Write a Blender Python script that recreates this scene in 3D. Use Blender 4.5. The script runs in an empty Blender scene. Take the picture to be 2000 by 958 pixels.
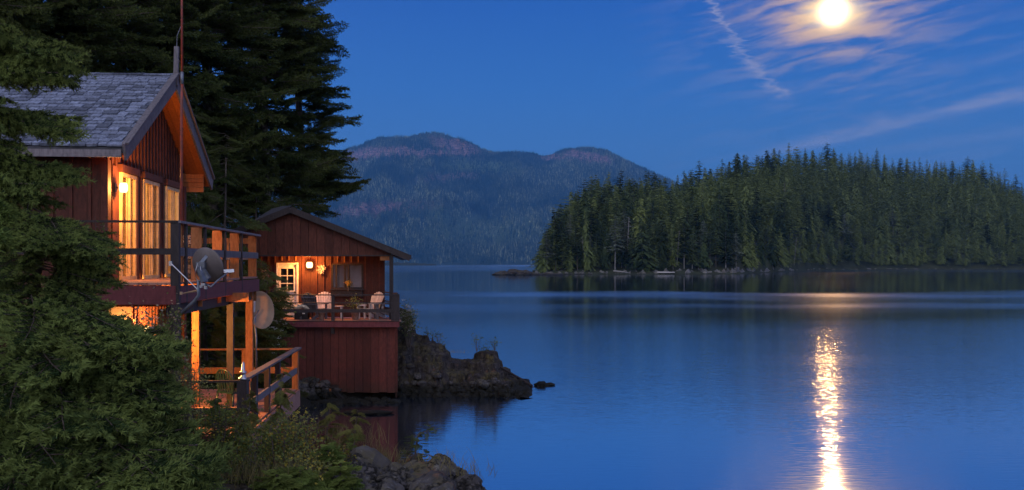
import bpy, math, random
import numpy as np
from mathutils import Vector, Matrix, noise
R = math.radians
rnd = random.Random(7)
scene = bpy.context.scene
COL = scene.collection

# ------------------------------------------------------------------ camera
F, CX, HY, H = 1944.44, 1000.0, 516.0, 4.9        # focal length in photo pixels, principal column, horizon row, eye height
cam_data = bpy.data.cameras.new('camera'); cam = bpy.data.objects.new('camera', cam_data); COL.objects.link(cam)
cam.location = (0, 0, H); cam.rotation_euler = (R(90), 0, 0)
cam_data.lens = 35; cam_data.sensor_width = 36; cam_data.shift_y = (HY - 479) / 2000
cam_data.clip_start = 0.1; cam_data.clip_end = 60000
scene.camera = cam
scene.view_settings.view_transform = 'Standard'; scene.view_settings.look = 'None'
scene.view_settings.gamma = 1; scene.view_settings.exposure = 0.04
scene.render.engine = 'CYCLES'
cy = scene.cycles
cy.max_bounces = 5; cy.diffuse_bounces = 2; cy.glossy_bounces = 3; cy.transmission_bounces = 3
cy.transparent_max_bounces = 8; cy.volume_bounces = 0; cy.use_denoising = True; cy.caustics_reflective = False
cy.sample_clamp_indirect = 4; cy.use_adaptive_sampling = True; cy.adaptive_threshold = 0.015

def P(px, py, Y):
    return Vector(((px - CX) / F * Y, Y, H - (py - HY) / F * Y))

# ------------------------------------------------------------------ node helpers
class NT:
    """tiny expression helper over a node tree"""
    def __init__(s, nt): s.nt = nt; s.L = nt.links
    def n(s, t, **k):
        o = s.nt.nodes.new(t)
        for a, b in k.items(): setattr(o, a, b)
        return o
    def put(s, sock, v):
        if hasattr(v, 'is_output') or hasattr(v, 'links'): s.L.new(v, sock)
        else: sock.default_value = v
    def m(s, op, a, b=0.0, c=None):
        o = s.n('ShaderNodeMath', operation=op); s.put(o.inputs[0], a); s.put(o.inputs[1], b)
        if c is not None: s.put(o.inputs[2], c)
        return o.outputs[0]
    def mr(s, v, a, b, c=0.0, d=1.0, smooth=False):
        o = s.n('ShaderNodeMapRange'); o.clamp = True
        if smooth: o.interpolation_type = 'SMOOTHSTEP'
        for i, x in enumerate((v, a, b, c, d)): s.put(o.inputs[i], x)
        return o.outputs[0]
    def mix(s, f, a, b, blend='MIX'):
        o = s.n('ShaderNodeMix', data_type='RGBA', blend_type=blend)
        s.put(o.inputs[0], f)
        for k, x in ((6, a), (7, b)):
            if isinstance(x, tuple): x = tuple(x) + ((1,) if len(x) == 3 else ())
            s.put(o.inputs[k], x)
        return o.outputs[2]
    def noise(s, vec, scale, detail=4, rough=.55, dist=0.0):
        o = s.n('ShaderNodeTexNoise'); s.put(o.inputs['Vector'], vec)
        o.inputs['Scale'].default_value = scale; o.inputs['Detail'].default_value = detail
        o.inputs['Roughness'].default_value = rough; o.inputs['Distortion'].default_value = dist
        return o.outputs['Fac']
    def comb(s, x, y, z):
        o = s.n('ShaderNodeCombineXYZ')
        for i, v in enumerate((x, y, z)): s.put(o.inputs[i], v)
        return o.outputs[0]
    def vscale(s, v, sc):
        o = s.n('ShaderNodeVectorMath', operation='MULTIPLY'); s.put(o.inputs[0], v); o.inputs[1].default_value = sc
        return o.outputs[0]
    def vadd(s, v, w):
        o = s.n('ShaderNodeVectorMath', operation='ADD'); s.put(o.inputs[0], v); s.put(o.inputs[1], w)
        return o.outputs[0]

# ------------------------------------------------------------------ world: dusk sky, thin cloud, moon
MOON_AZ, MOON_EL = math.atan(628 / F), math.atan(493 / F * math.cos(math.atan(628 / F)))
world = bpy.data.worlds.new('World'); scene.world = world; world.use_nodes = True
w = NT(world.node_tree); world.node_tree.nodes.clear()
tc = w.n('ShaderNodeTexCoord'); sep = w.n('ShaderNodeSeparateXYZ'); w.L.new(tc.outputs['Generated'], sep.inputs[0])
dx, dy, dz = sep.outputs
azd = w.m('MULTIPLY', w.m('ARCTAN2', dx, dy), 57.2958)                      # azimuth in degrees, 0 = along the inlet
eld = w.m('MULTIPLY', w.m('ARCSINE', dz), 57.2958)
ramp = w.n('ShaderNodeValToRGB'); w.put(ramp.inputs[0], w.mr(eld, -5, 90))
cr = ramp.color_ramp
stops = [(0, (.022, .115, .400)), (5, (.048, .170, .470)), (10, (.022, .128, .465)), (16, (.004, .072, .400)), (23, (0, .044, .320)), (45, (0, .035, .24)), (90, (.002, .028, .19))]
cr.elements[0].position = 0; cr.elements[1].position = 1
for i, (e, c) in enumerate(stops):
    el = cr.elements[0] if i == 0 else (cr.elements[-1] if i == len(stops) - 1 else cr.elements.new((e + 5) / 95))
    el.color = (*c, 1)
# twilight arch over the sunset, behind the camera, fading evenly across the zenith
gcos = w.m('ADD', w.m('MULTIPLY', dx, -math.sin(MOON_AZ) * .985), w.m('ADD', w.m('MULTIPLY', dy, -math.cos(MOON_AZ) * .985), w.m('MULTIPLY', dz, .17)))
arch = w.m('POWER', w.m('MAXIMUM', w.m('MULTIPLY', w.m('ADD', gcos, 1.0), .5), 0.0), 2.3)
arch_col = w.n('ShaderNodeVectorMath', operation='SCALE'); arch_col.inputs[0].default_value = (1.50, 1.42, 1.38); w.put(arch_col.inputs['Scale'], arch)
col = w.vadd(ramp.outputs[0], arch_col.outputs[0])
# thin clouds, drawn in azimuth/elevation, streaky along the horizon
ma, me = math.degrees(MOON_AZ), math.degrees(MOON_EL)
da = w.m('SUBTRACT', azd, ma); de = w.m('SUBTRACT', eld, me)
tilt = w.m('SUBTRACT', eld, w.m('MULTIPLY', azd, .16))
v1 = w.comb(w.m('MULTIPLY', azd, .28), w.m('MULTIPLY', tilt, 1.5), 0.0)
n1 = w.noise(v1, 1.0, 5, .52, .35)
n2 = w.noise(w.comb(w.m('MULTIPLY', azd, .09), w.m('MULTIPLY', tilt, .5), 3.7), 1.0, 3, .5)
v3 = w.comb(w.m('MULTIPLY', azd, .9), w.m('MULTIPLY', eld, 5.0), 1.3)
n3 = w.noise(v3, 1.0, 5, .6, .4)
r2 = w.m('ADD', w.m('MULTIPLY', w.m('MULTIPLY', da, da), .35), w.m('MULTIPLY', de, de))
near = w.m('POWER', 2.718, w.m('MULTIPLY', r2, -.10))                        # round the moon
veil = w.m('MULTIPLY', w.mr(n1, .42, .72, smooth=True), w.mr(n2, .35, .60))
side = w.mr(azd, 5, 14)
def streak(a0, e0, a1, e1, wid, fade=2.0):
    "soft line between two directions of the sky, torn by noise"
    k = (e1 - e0) / (a1 - a0)
    d = w.m('SUBTRACT', w.m('ADD', eld, w.m('MULTIPLY', w.m('SUBTRACT', n3, .5), wid * 2.2)), w.m('ADD', e0 - k * a0, w.m('MULTIPLY', azd, k)))
    g = w.m('POWER', 2.718, w.m('MULTIPLY', w.m('MULTIPLY', d, d), -1 / (wid * wid)))
    ends = w.m('MULTIPLY', w.mr(azd, a0 - fade, a0 + fade, smooth=True), w.mr(azd, a1 + fade, a1 - fade, smooth=True))
    return w.m('MULTIPLY', g, ends)
st1 = w.m('MULTIPLY', streak(14.5, 6.3, 31, 9.3, .34, 2.5), w.mr(n1, .22, .6, .35, 1))
st2 = w.m('MULTIPLY', streak(20, 6.0, 32, 7.2, .35, 3), .45)
# broken vapour trail, steep and stepped sideways by the wind
zig = w.m('MULTIPLY', w.m('SUBTRACT', n3, .5), 2.6)
def trail(a0, e0, a1, e1, wid, fade):
    k = (a1 - a0) / (e1 - e0)
    d = w.m('SUBTRACT', w.m('ADD', azd, zig), w.m('ADD', a0 - k * e0, w.m('MULTIPLY', eld, k)))
    g = w.m('POWER', 2.718, w.m('MULTIPLY', w.m('MULTIPLY', d, d), -1 / (wid * wid)))
    return w.m('MULTIPLY', g, w.m('MULTIPLY', w.mr(eld, e1 - fade, e1 + fade), w.mr(eld, e0 + fade, e0 - fade)))
st3 = w.m('ADD', trail(9.8, 16.5, 12.8, 12.2, .22, .6), trail(12.4, 12.4, 15.2, 9.2, .38, .25))
st3 = w.m('MULTIPLY', w.m('MULTIPLY', st3, w.mr(n1, .30, .5, .5, 1)), 1.0)
cl = w.m('ADD', w.m('MULTIPLY', w.m('MULTIPLY', veil, side), .26), w.m('ADD', w.m('MULTIPLY', st1, .85), w.m('ADD', w.m('MULTIPLY', st2, .6), st3)))
cl = w.m('MINIMUM', cl, 1.0)
col = w.mix(w.m('MULTIPLY', cl, .62), col, (.30, .31, .50))
# moonlit cloud: warm, brighter towards the moon
lit = w.m('MULTIPLY', near, w.m('POWER', w.mr(n1, .40, .62), 1.5))
lit2 = w.m('MULTIPLY', w.m('POWER', 2.718, w.m('MULTIPLY', r2, -.42)), w.m('POWER', w.mr(n1, .34, .58, .05, 1), 1.4))
lit3 = w.m('POWER', 2.718, w.m('MULTIPLY', r2, -1.9))
def scaled(c, f):
    o = w.n('ShaderNodeVectorMath', operation='SCALE'); o.inputs[0].default_value = c; w.put(o.inputs['Scale'], f); return o.outputs[0]
col = w.mix(w.m('MINIMUM', w.m('MULTIPLY', lit, .62), 1.0), col, (.60, .42, .34))
col = w.mix(w.m('MINIMUM', w.m('MULTIPLY', lit2, 1.15), .95), col, (1.05, .60, .24))
col = w.mix(w.m('MINIMUM', w.m('MULTIPLY', lit3, 1.3), 1.0), col, (1.7, 1.25, .62))
disc = w.m('POWER', 2.718, w.m('MULTIPLY', w.m('POWER', w.m('ADD', w.m('MULTIPLY', da, da), w.m('MULTIPLY', de, de)), 1.15), -3.6))
col = w.vadd(col, scaled((6, 4.8, 3.0), disc))
bg1 = w.n('ShaderNodeBackground'); w.L.new(col, bg1.inputs[0]); bg1.inputs[1].default_value = 1.0
sky = w.n('ShaderNodeTexSky', sky_type='NISHITA', sun_disc=False)             # the last light, setting behind the camera
sky.sun_elevation = R(3.0); sky.sun_rotation = MOON_AZ + math.pi; sky.ozone_density = 4; sky.dust_density = 1.0
bg2 = w.n('ShaderNodeBackground'); w.L.new(sky.outputs[0], bg2.inputs[0]); bg2.inputs[1].default_value = 0.03
add = w.n('ShaderNodeAddShader'); w.L.new(bg1.outputs[0], add.inputs[0]); w.L.new(bg2.outputs[0], add.inputs[1])
wo = w.n('ShaderNodeOutputWorld'); w.L.new(add.outputs[0], wo.inputs[0])
# the moon is the one distant lamp
sd = bpy.data.lights.new('moonlight', 'SUN'); sd.energy = 0.075; sd.angle = R(.8); sd.color = (1, .50, .17)
so = bpy.data.objects.new('moonlight', sd); COL.objects.link(so)
mdir = Vector((math.sin(MOON_AZ) * math.cos(MOON_EL), math.cos(MOON_AZ) * math.cos(MOON_EL), math.sin(MOON_EL)))
so.rotation_euler = mdir.to_track_quat('Z', 'Y').to_euler(); so.location = mdir * 50

# ------------------------------------------------------------------ materials
def new_mat(name):
    m = bpy.data.materials.new(name); m.use_nodes = True; m.node_tree.nodes.clear(); t = NT(m.node_tree)
    out = t.n('ShaderNodeOutputMaterial'); return m, t, out
def bumped(t, h, strength, dist=.02):
    b = t.n('ShaderNodeBump'); b.inputs['Strength'].default_value = strength; b.inputs['Distance'].default_value = dist
    t.L.new(h, b.inputs['Height']); return b.outputs[0]
def princ(t, out, col, rough, metal=0, normal=None, spec=.4):
    p = t.n('ShaderNodeBsdfPrincipled')
    t.put(p.inputs['Base Color'], col if not isinstance(col, tuple) else (*col, 1)); t.put(p.inputs['Roughness'], rough)
    p.inputs['Metallic'].default_value = metal; p.inputs['Specular IOR Level'].default_value = spec
    if normal is not None: t.L.new(normal, p.inputs['Normal'])
    t.L.new(p.outputs[0], out.inputs[0]); return p
def wood(name, a, b, rough=.75, knots=.35, vr=(.72, 1.22), tide=False):
    "grain runs along the local Z of each piece, tone differs from piece to piece"
    m, t, out = new_mat(name)
    oi = t.n('ShaderNodeObjectInfo'); tcn = t.n('ShaderNodeTexCoord'); g = t.n('ShaderNodeNewGeometry')
    base = t.vadd(tcn.outputs['Object'], t.comb(t.m('MULTIPLY', oi.outputs['Random'], 37.0), 0.0, t.m('MULTIPLY', oi.outputs['Random'], 91.0)))
    gr = t.noise(t.vscale(base, (6, 6, 1.4)), 1.6, 6, .65, .8)
    st = t.noise(t.vscale(g.outputs['Position'], (1, 1, 1)), 2.3, 4, .6)
    fi = t.noise(t.vscale(g.outputs['Position'], (1, 1, .3)), 22, 3, .6)
    c = t.mix(t.mr(gr, .3, .7), a, b)
    c = t.mix(t.m('MULTIPLY', t.mr(st, .5, .75), knots), c, tuple(x * .45 for x in a))
    c = t.mix(.5, c, t.mix(t.mr(fi, .35, .65), tuple(x * .6 for x in a), b))
    if tide:
        pz = t.n('ShaderNodeSeparateXYZ'); t.L.new(g.outputs['Position'], pz.inputs[0])
        c = t.mix(t.mr(t.m('SUBTRACT', pz.outputs[2], t.m('MULTIPLY', st, .9)), -.25, .35, .75, 0), c, (.03, .018, .013))
    hs = t.n('ShaderNodeHueSaturation'); t.put(hs.inputs['Color'], c); t.put(hs.inputs['Value'], t.mr(oi.outputs['Random'], 0, 1, *vr))
    princ(t, out, hs.outputs[0], rough, normal=bumped(t, gr, .35, .01), spec=.25)
    return m
M = {}
M['red_wood'] = wood('red_stained_wood', (.060, .018, .013), (.115, .036, .024), .7, .6)
M['red_panel'] = wood('red_painted_boards', (.075, .018, .015), (.130, .034, .026), .7, .8, vr=(.62, 1.3), tide=True)
M['fascia'] = wood('maroon_painted_wood', (.11, .022, .028), (.15, .038, .045), .6)
M['cedar'] = wood('bare_cedar', (.24, .085, .03), (.38, .16, .06), .7)
M['dark_wood'] = wood('dark_stained_wood', (.022, .018, .020), (.045, .034, .036), .6)
M['grey_wood'] = wood('weathered_grey_wood', (.12, .11, .125), (.24, .215, .235), .8)
M['deck_wood'] = wood('worn_deck_boards', (.26, .13, .10), (.40, .22, .17), .75)
M['soffit'] = wood('orange_soffit_boards', (.34, .10, .03), (.44, .15, .05), .6)
M['shingle'] = wood('weathered_cedar_shingle', (.075, .09, .13), (.25, .285, .39), .8, .6, vr=(.45, 1.35))
M['chair_light'] = wood('pale_painted_wood', (.50, .42, .40), (.68, .58, .54), .6, .1)
M['chair_dark'] = wood('greyed_dark_slats', (.10, .09, .11), (.16, .15, .17), .7, .1)
M['drift'] = wood('bleached_driftwood', (.34, .32, .32), (.52, .50, .49), .8, .2)
M['interior'] = wood('warm_interior_wall', (.36, .21, .09), (.42, .26, .12), .8, .1)
def plain(name, col, rough=.5, metal=0, var=.25, scale=6, spec=.4):
    m, t, out = new_mat(name); g = t.n('ShaderNodeNewGeometry')
    n = t.noise(g.outputs['Position'], scale, 4, .6)
    c = t.mix(t.mr(n, .3, .7), tuple(x * (1 - var) for x in col), tuple(min(1, x * (1 + var)) for x in col))
    princ(t, out, c, rough, metal, bumped(t, t.noise(g.outputs['Position'], scale * 9, 2), .08, .005), spec); return m
M['white'] = plain('white_paint', (.74, .66, .60), .45)
M['cream'] = plain('lamplit_frame', (.60, .42, .22), .5)  # yellow of the room light put into the white frame colour
M['metal_grey'] = plain('galvanised_metal', (.16, .175, .21), .45, .6, .3, 12)
M['dish_back'] = plain('grey_brown_dish', (.12, .10, .098), .5, 0, .15, 8)
M['dish_cream'] = plain('cream_dish', (.34, .22, .13), .5, 0, .15, 5)
M['black_plastic'] = plain('black_plastic', (.02, .02, .022), .4)
M['green_plastic'] = plain('dark_green_plastic', (.005, .022, .024), .35)
M['chrome'] = plain('brushed_chrome', (.42, .43, .47), .32, 1, .1)
M['curtain'] = plain('cream_curtain', (.62, .36, .07), .9, 0, .06, .6, .05)
M['blind'] = plain('drawn_blind', (.33, .28, .32), .85, 0, .12, 3, .05)
M['terracotta'] = plain('stained_pot', (.30, .22, .20), .8, 0, .4, 14)
M['teal'] = plain('teal_glazed_pot', (.01, .11, .09), .3)
M['roof_felt'] = plain('dark_roofing', (.05, .05, .062), .8, 0, .35, 5)
M['pane_dark'] = plain('painted_room_shade', (.016, .012, .012), .6)  # darkness of an unlit room put into the colour of a flat panel
M['flower_y'] = plain('yellow_flower', (.75, .50, .10), .6)
M['flower_r'] = plain('red_flower', (.60, .06, .05), .6)
M['flower_w'] = plain('pale_petals', (.60, .58, .56), .7)
M['towel'] = plain('rumpled_cloth', (.66, .56, .44), .9, 0, .3, 25)
def rust():
    m, t, out = new_mat('rusty_painted_pole'); g = t.n('ShaderNodeNewGeometry'); n = t.noise(g.outputs['Position'], 9, 5, .65)
    n2 = t.noise(t.vscale(g.outputs['Position'], (1, 1, .2)), 3, 3)
    c = t.mix(t.mr(n, .4, .65), (.28, .05, .035), (.13, .045, .03)); c = t.mix(t.mr(n2, .56, .64), c, (.26, .20, .17))
    princ(t, out, c, .6, 0, bumped(t, n, .3, .004)); return m
M['rust'] = rust()
def emit(name, col, s):
    m, t, out = new_mat(name); e = t.n('ShaderNodeEmission'); e.inputs[0].default_value = (*col, 1); e.inputs[1].default_value = s
    t.L.new(e.outputs[0], out.inputs[0]); return m
M['lamp_glass'] = emit('lit_lamp_glass', (1, .56, .20), 6)
M['bulb'] = emit('lit_bulb', (1, .58, .2), 9)
def glass():
    m, t, out = new_mat('window_glass')
    tr = t.n('ShaderNodeBsdfTransparent'); tr.inputs[0].default_value = (.93, .95, .94, 1)
    gl = t.n('ShaderNodeBsdfGlossy'); gl.inputs['Roughness'].default_value = .02
    fr = t.n('ShaderNodeFresnel'); fr.inputs[0].default_value = 1.5
    mx = t.n('ShaderNodeMixShader'); t.L.new(fr.outputs[0], mx.inputs[0]); t.L.new(tr.outputs[0], mx.inputs[1]); t.L.new(gl.outputs[0], mx.inputs[2])
    t.L.new(mx.outputs[0], out.inputs[0]); return m
M['glass'] = glass()
def leafy(name, a, b, c=None, trans=.25, scale=1.2, rv=.45, big=0):
    "foliage: tone by noise in the crown and by plant; thin leaves pass some light"
    m, t, out = new_mat(name); g = t.n('ShaderNodeNewGeometry'); oi = t.n('ShaderNodeObjectInfo')
    n = t.noise(g.outputs['Position'], scale, 4, .65)
    k = t.mix(t.mr(n, .33, .67), a, b)
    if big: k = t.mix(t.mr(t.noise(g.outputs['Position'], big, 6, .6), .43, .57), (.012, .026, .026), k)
    if big:
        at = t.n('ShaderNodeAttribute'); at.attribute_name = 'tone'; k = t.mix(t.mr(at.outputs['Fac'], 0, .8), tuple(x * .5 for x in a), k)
    if c: k = t.mix(t.m('MULTIPLY', t.mr(oi.outputs['Random'], .5, 1), .8), k, c)
    hs = t.n('ShaderNodeHueSaturation'); t.put(hs.inputs['Color'], k); t.put(hs.inputs['Value'], t.mr(oi.outputs['Random'], 0, 1, 1 - rv, 1 + rv))
    d = t.n('ShaderNodeBsdfDiffuse'); tl = t.n('ShaderNodeBsdfTranslucent'); t.L.new(hs.outputs[0], d.inputs[0]); t.L.new(hs.outputs[0], tl.inputs[0])
    mx = t.n('ShaderNodeMixShader'); mx.inputs[0].default_value = trans
    t.L.new(d.outputs[0], mx.inputs[1]); t.L.new(tl.outputs[0], mx.inputs[2]); t.L.new(mx.outputs[0], out.inputs[0]); return m
M['needles'] = leafy('fir_needles', (.085, .125, .042), (.215, .270, .075), (.16, .21, .06), scale=2.5, rv=.35)
M['needles_old'] = leafy('older_fir_needles', (.020, .040, .018), (.050, .082, .030), scale=2.5, rv=.3)
M['needles_far'] = leafy('old_fir_needles', (.038, .058, .022), (.115, .140, .045), scale=.6, rv=.3)
M['needles_young'] = leafy('young_conifer_needles', (.11, .17, .045), (.22, .27, .075), scale=3, rv=.3)
M['cedar_frond'] = leafy('cedar_fronds', (.13, .15, .045), (.24, .23, .075), scale=3, rv=.3)
M['island'] = leafy('island_conifer_foliage', (.040, .070, .032), (.115, .150, .060), (.150, .175, .050), scale=.10, rv=.62)
M['island_pale'] = leafy('pale_lichened_foliage', (.12, .145, .105), (.18, .20, .15), scale=.15, rv=.25)
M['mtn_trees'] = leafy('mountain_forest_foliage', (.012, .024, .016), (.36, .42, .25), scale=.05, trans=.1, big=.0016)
M['leaf'] = leafy('glossy_shrub_leaves', (.075, .11, .034), (.17, .21, .07), (.19, .18, .07), scale=4, rv=.35)
M['leaf_pale'] = leafy('pale_new_leaves', (.20, .17, .12), (.36, .30, .22), scale=5, rv=.3)
M['leaf_yellow'] = leafy('yellowing_leaves', (.20, .17, .03), (.33, .28, .06), scale=5)
M['grass'] = leafy('dry_grass', (.12, .11, .05), (.22, .19, .09), scale=3)
def bark():
    m, t, out = new_mat('conifer_bark'); g = t.n('ShaderNodeNewGeometry')
    n = t.noise(t.vscale(g.outputs['Position'], (1, 1, .25)), 8, 5, .7)
    c = t.mix(t.mr(n, .35, .7), (.05, .038, .032), (.15, .125, .11))
    princ(t, out, c, .9, 0, bumped(t, n, .6, .03), .1); return m
M['bark'] = bark()
M['bark_pale'] = plain('pale_bark', (.22, .21, .20), .9, 0, .35, .8, .1)
def rockmat(name, a, b, moss, lichen, sc=1.6, bumpd=.06):
    m, t, out = new_mat(name); g = t.n('ShaderNodeNewGeometry'); pos = g.outputs['Position']
    n = t.noise(pos, sc, 9, .68, .4); n2 = t.noise(pos, sc * 6, 6, .7); n3 = t.noise(t.vadd(pos, (7, 3, 1)), sc * .7, 5, .7)
    vo = t.n('ShaderNodeTexVoronoi', feature='DISTANCE_TO_EDGE'); vo.inputs['Scale'].default_value = sc * 1.6
    wv = t.n('ShaderNodeVectorMath', operation='SCALE'); t.L.new(t.vadd(pos, t.comb(n, n2, n3)), wv.inputs[0]); wv.inputs['Scale'].default_value = 1
    t.L.new(wv.outputs[0], vo.inputs['Vector'])
    crack = t.mr(vo.outputs['Distance'], 0, .06)
    c = t.mix(t.mr(n, .35, .65), a, b)
    c = t.mix(t.mr(n2, .58, .72, 0, lichen), c, (.34, .34, .33))
    up = t.n('ShaderNodeSeparateXYZ'); t.L.new(g.outputs['Normal'], up.inputs[0])
    c = t.mix(t.m('MULTIPLY', t.m('MULTIPLY', t.mr(n3, .45, .6), t.mr(up.outputs[2], .35, .8)), moss), c, t.mix(n2, (.05, .05, .015), (.13, .10, .035)))
    c = t.mix(t.mr(t.noise(t.vadd(pos, (1, 9, 4)), sc * 1.3, 4, .7), .60, .68, 0, .5), c, (.16, .075, .035))
    c = t.mix(crack, tuple(x * .35 for x in a), c)
    pz = t.n('ShaderNodeSeparateXYZ'); t.L.new(pos, pz.inputs[0])
    wet = t.mr(t.m('ADD', pz.outputs[2], t.m('MULTIPLY', n2, -.35)), .10, .30)
    c = t.mix(wet, (.012, .012, .009), c)
    h = t.m('ADD', t.m('MULTIPLY', n, 1.0), t.m('ADD', t.m('MULTIPLY', n2, .35), t.m('MULTIPLY', crack, .25)))
    princ(t, out, c, .85, 0, bumped(t, h, .9, bumpd), .25); return m
M['rock'] = rockmat('shore_rock', (.030, .028, .029), (.095, .088, .090), .7, .5)
M['rock_far'] = rockmat('island_shore_rock', (.06, .06, .062), (.20, .195, .19), .5, .6, .25, .3)
M['headland'] = rockmat('headland_rock', (.018, .015, .016), (.058, .050, .052), .75, .45, 2.0, .08)
M['ground'] = rockmat('forest_floor', (.030, .024, .018), (.07, .055, .04), .9, .1)
M['forest_floor'] = plain('island_ground', (.035, .040, .022), .95, 0, .4, .1, .1)
def mountainmat():
    m, t, out = new_mat('mountain_slope'); g = t.n('ShaderNodeNewGeometry'); at = t.n('ShaderNodeAttribute'); at.attribute_name = 'clearcut'
    n = t.noise(g.outputs['Position'], .012, 8, .7); n2 = t.noise(t.vscale(g.outputs['Position'], (1, .5, 3.5)), .022, 6, .8)
    f = t.mix(t.mr(n, .35, .65), (.016, .026, .018), (.045, .060, .036))
    cc = t.mix(t.mr(n2, .42, .60), (.055, .040, .042), (.34, .20, .20))
    gr = t.mix(t.mr(n2, .35, .68), (.05, .085, .04), (.11, .15, .075))
    s = t.n('ShaderNodeSeparateColor'); t.L.new(at.outputs['Color'], s.inputs[0])
    c = t.mix(s.outputs[0], f, cc); c = t.mix(s.outputs[1], c, gr)
    princ(t, out, c, .95, 0, bumped(t, n2, .8, 12), .05); return m
M['mountain'] = mountainmat()
def watermat():
    m, t, out = new_mat('calm_inlet_water'); g = t.n('ShaderNodeNewGeometry'); pos = g.outputs['Position']
    sp = t.n('ShaderNodeSeparateXYZ'); t.L.new(pos, sp.inputs[0]); X, Y, Z = sp.outputs
    lw = t.m('LOGARITHM', t.m('MAXIMUM', Y, 5.0), 2.718)
    # long wind lanes drawn out across the view
    ln = t.noise(t.comb(t.m('MULTIPLY', X, .011), t.m('ADD', t.m('MULTIPLY', lw, 2.6), t.m('MULTIPLY', X, .004)), 0.0), 1.0, 5, .6, .5)
    ln2 = t.noise(t.comb(t.m('MULTIPLY', X, .02), t.m('MULTIPLY', lw, 9.0), 4.0), 1.0, 4, .6)
    yy = t.m('MULTIPLY', Y, t.m('ADD', 1.0, t.m('MULTIPLY', t.m('SUBTRACT', ln, .5), .50)))
    r = t.n('ShaderNodeFloatCurve')
    lg = t.mr(t.m('LOGARITHM', t.m('MAXIMUM', yy, 5.0), 10), 1.0, 4.0)          # 10 m .. 10 km
    t.L.new(lg, r.inputs['Value']); cvp = r.mapping.curves[0]
    def lx(d): return (math.log10(d) - 1) / 3
    pts = [(10, .05), (25, .065), (40, .085), (62, .10), (80, .08), (96, .09), (110, .19), (118, .20), (130, .13), (140, .14), (154, .22), (162, .21), (186, .06), (480, .06), (900, .14), (3000, .25), (10000, .3)]
    cvp.points[0].location = (lx(pts[0][0]), pts[0][1]); cvp.points[1].location = (lx(pts[-1][0]), pts[-1][1])
    for d, v in pts[1:-1]: cvp.points.new(lx(d), v)
    for p_ in cvp.points: p_.handle_type = 'VECTOR'
    r.mapping.update()
    lane = t.noise(t.comb(t.m('MULTIPLY', X, .010), t.m('MULTIPLY', lw, 2.0), 9.0), 1.0, 4, .6)
    r0 = t.m('MINIMUM', r.outputs[0], .10); rr_ = t.m('ADD', r0, t.m('MULTIPLY', t.m('SUBTRACT', r.outputs[0], r0), t.mr(t.m('ADD', lane, t.m('MULTIPLY', X, .0006)), .38, .64, .05, 1)))
    rough = t.m('ADD', rr_, t.m('MULTIPLY', t.m('SUBTRACT', ln2, .5), .08))
    rough = t.m('MAXIMUM', rough, .05)
    rip = t.noise(t.comb(t.m('MULTIPLY', X, 1.5), t.m('MULTIPLY', Y, 6.5), 0.0), 1.0, 2, .6)
    rip2 = t.noise(t.comb(t.m('MULTIPLY', X, .25), t.m('MULTIPLY', Y, .9), 0.0), 1.0, 2, .5)
    amp = t.m('MULTIPLY', t.mr(Y, 22, 42, .25, 1.0), t.mr(Y, 74, 104, 1, .10))
    hgt = t.m('MULTIPLY', t.m('ADD', rip, t.m('MULTIPLY', rip2, .3)), amp)
    bm = t.n('ShaderNodeBump'); bm.inputs['Strength'].default_value = 1; bm.inputs['Distance'].default_value = .012
    t.L.new(hgt, bm.inputs['Height'])
    gl = t.n('ShaderNodeBsdfGlossy'); gl.distribution = 'GGX'; t.put(gl.inputs['Roughness'], rough); gl.inputs['Color'].default_value = (.94, .96, 1, 1)
    t.L.new(bm.outputs[0], gl.inputs['Normal'])
    df = t.n('ShaderNodeBsdfDiffuse'); df.inputs[0].default_value = (.004, .016, .040, 1)
    lwn = t.n('ShaderNodeLayerWeight'); lwn.inputs[0].default_value = .5
    fac = t.mr(lwn.outputs['Facing'], .3, .95, .35, .93)
    mx = t.n('ShaderNodeMixShader'); t.L.new(fac, mx.inputs[0]); t.L.new(df.outputs[0], mx.inputs[1]); t.L.new(gl.outputs[0], mx.inputs[2])
    t.L.new(mx.outputs[0], out.inputs[0]); return m
M['water'] = watermat()

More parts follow.
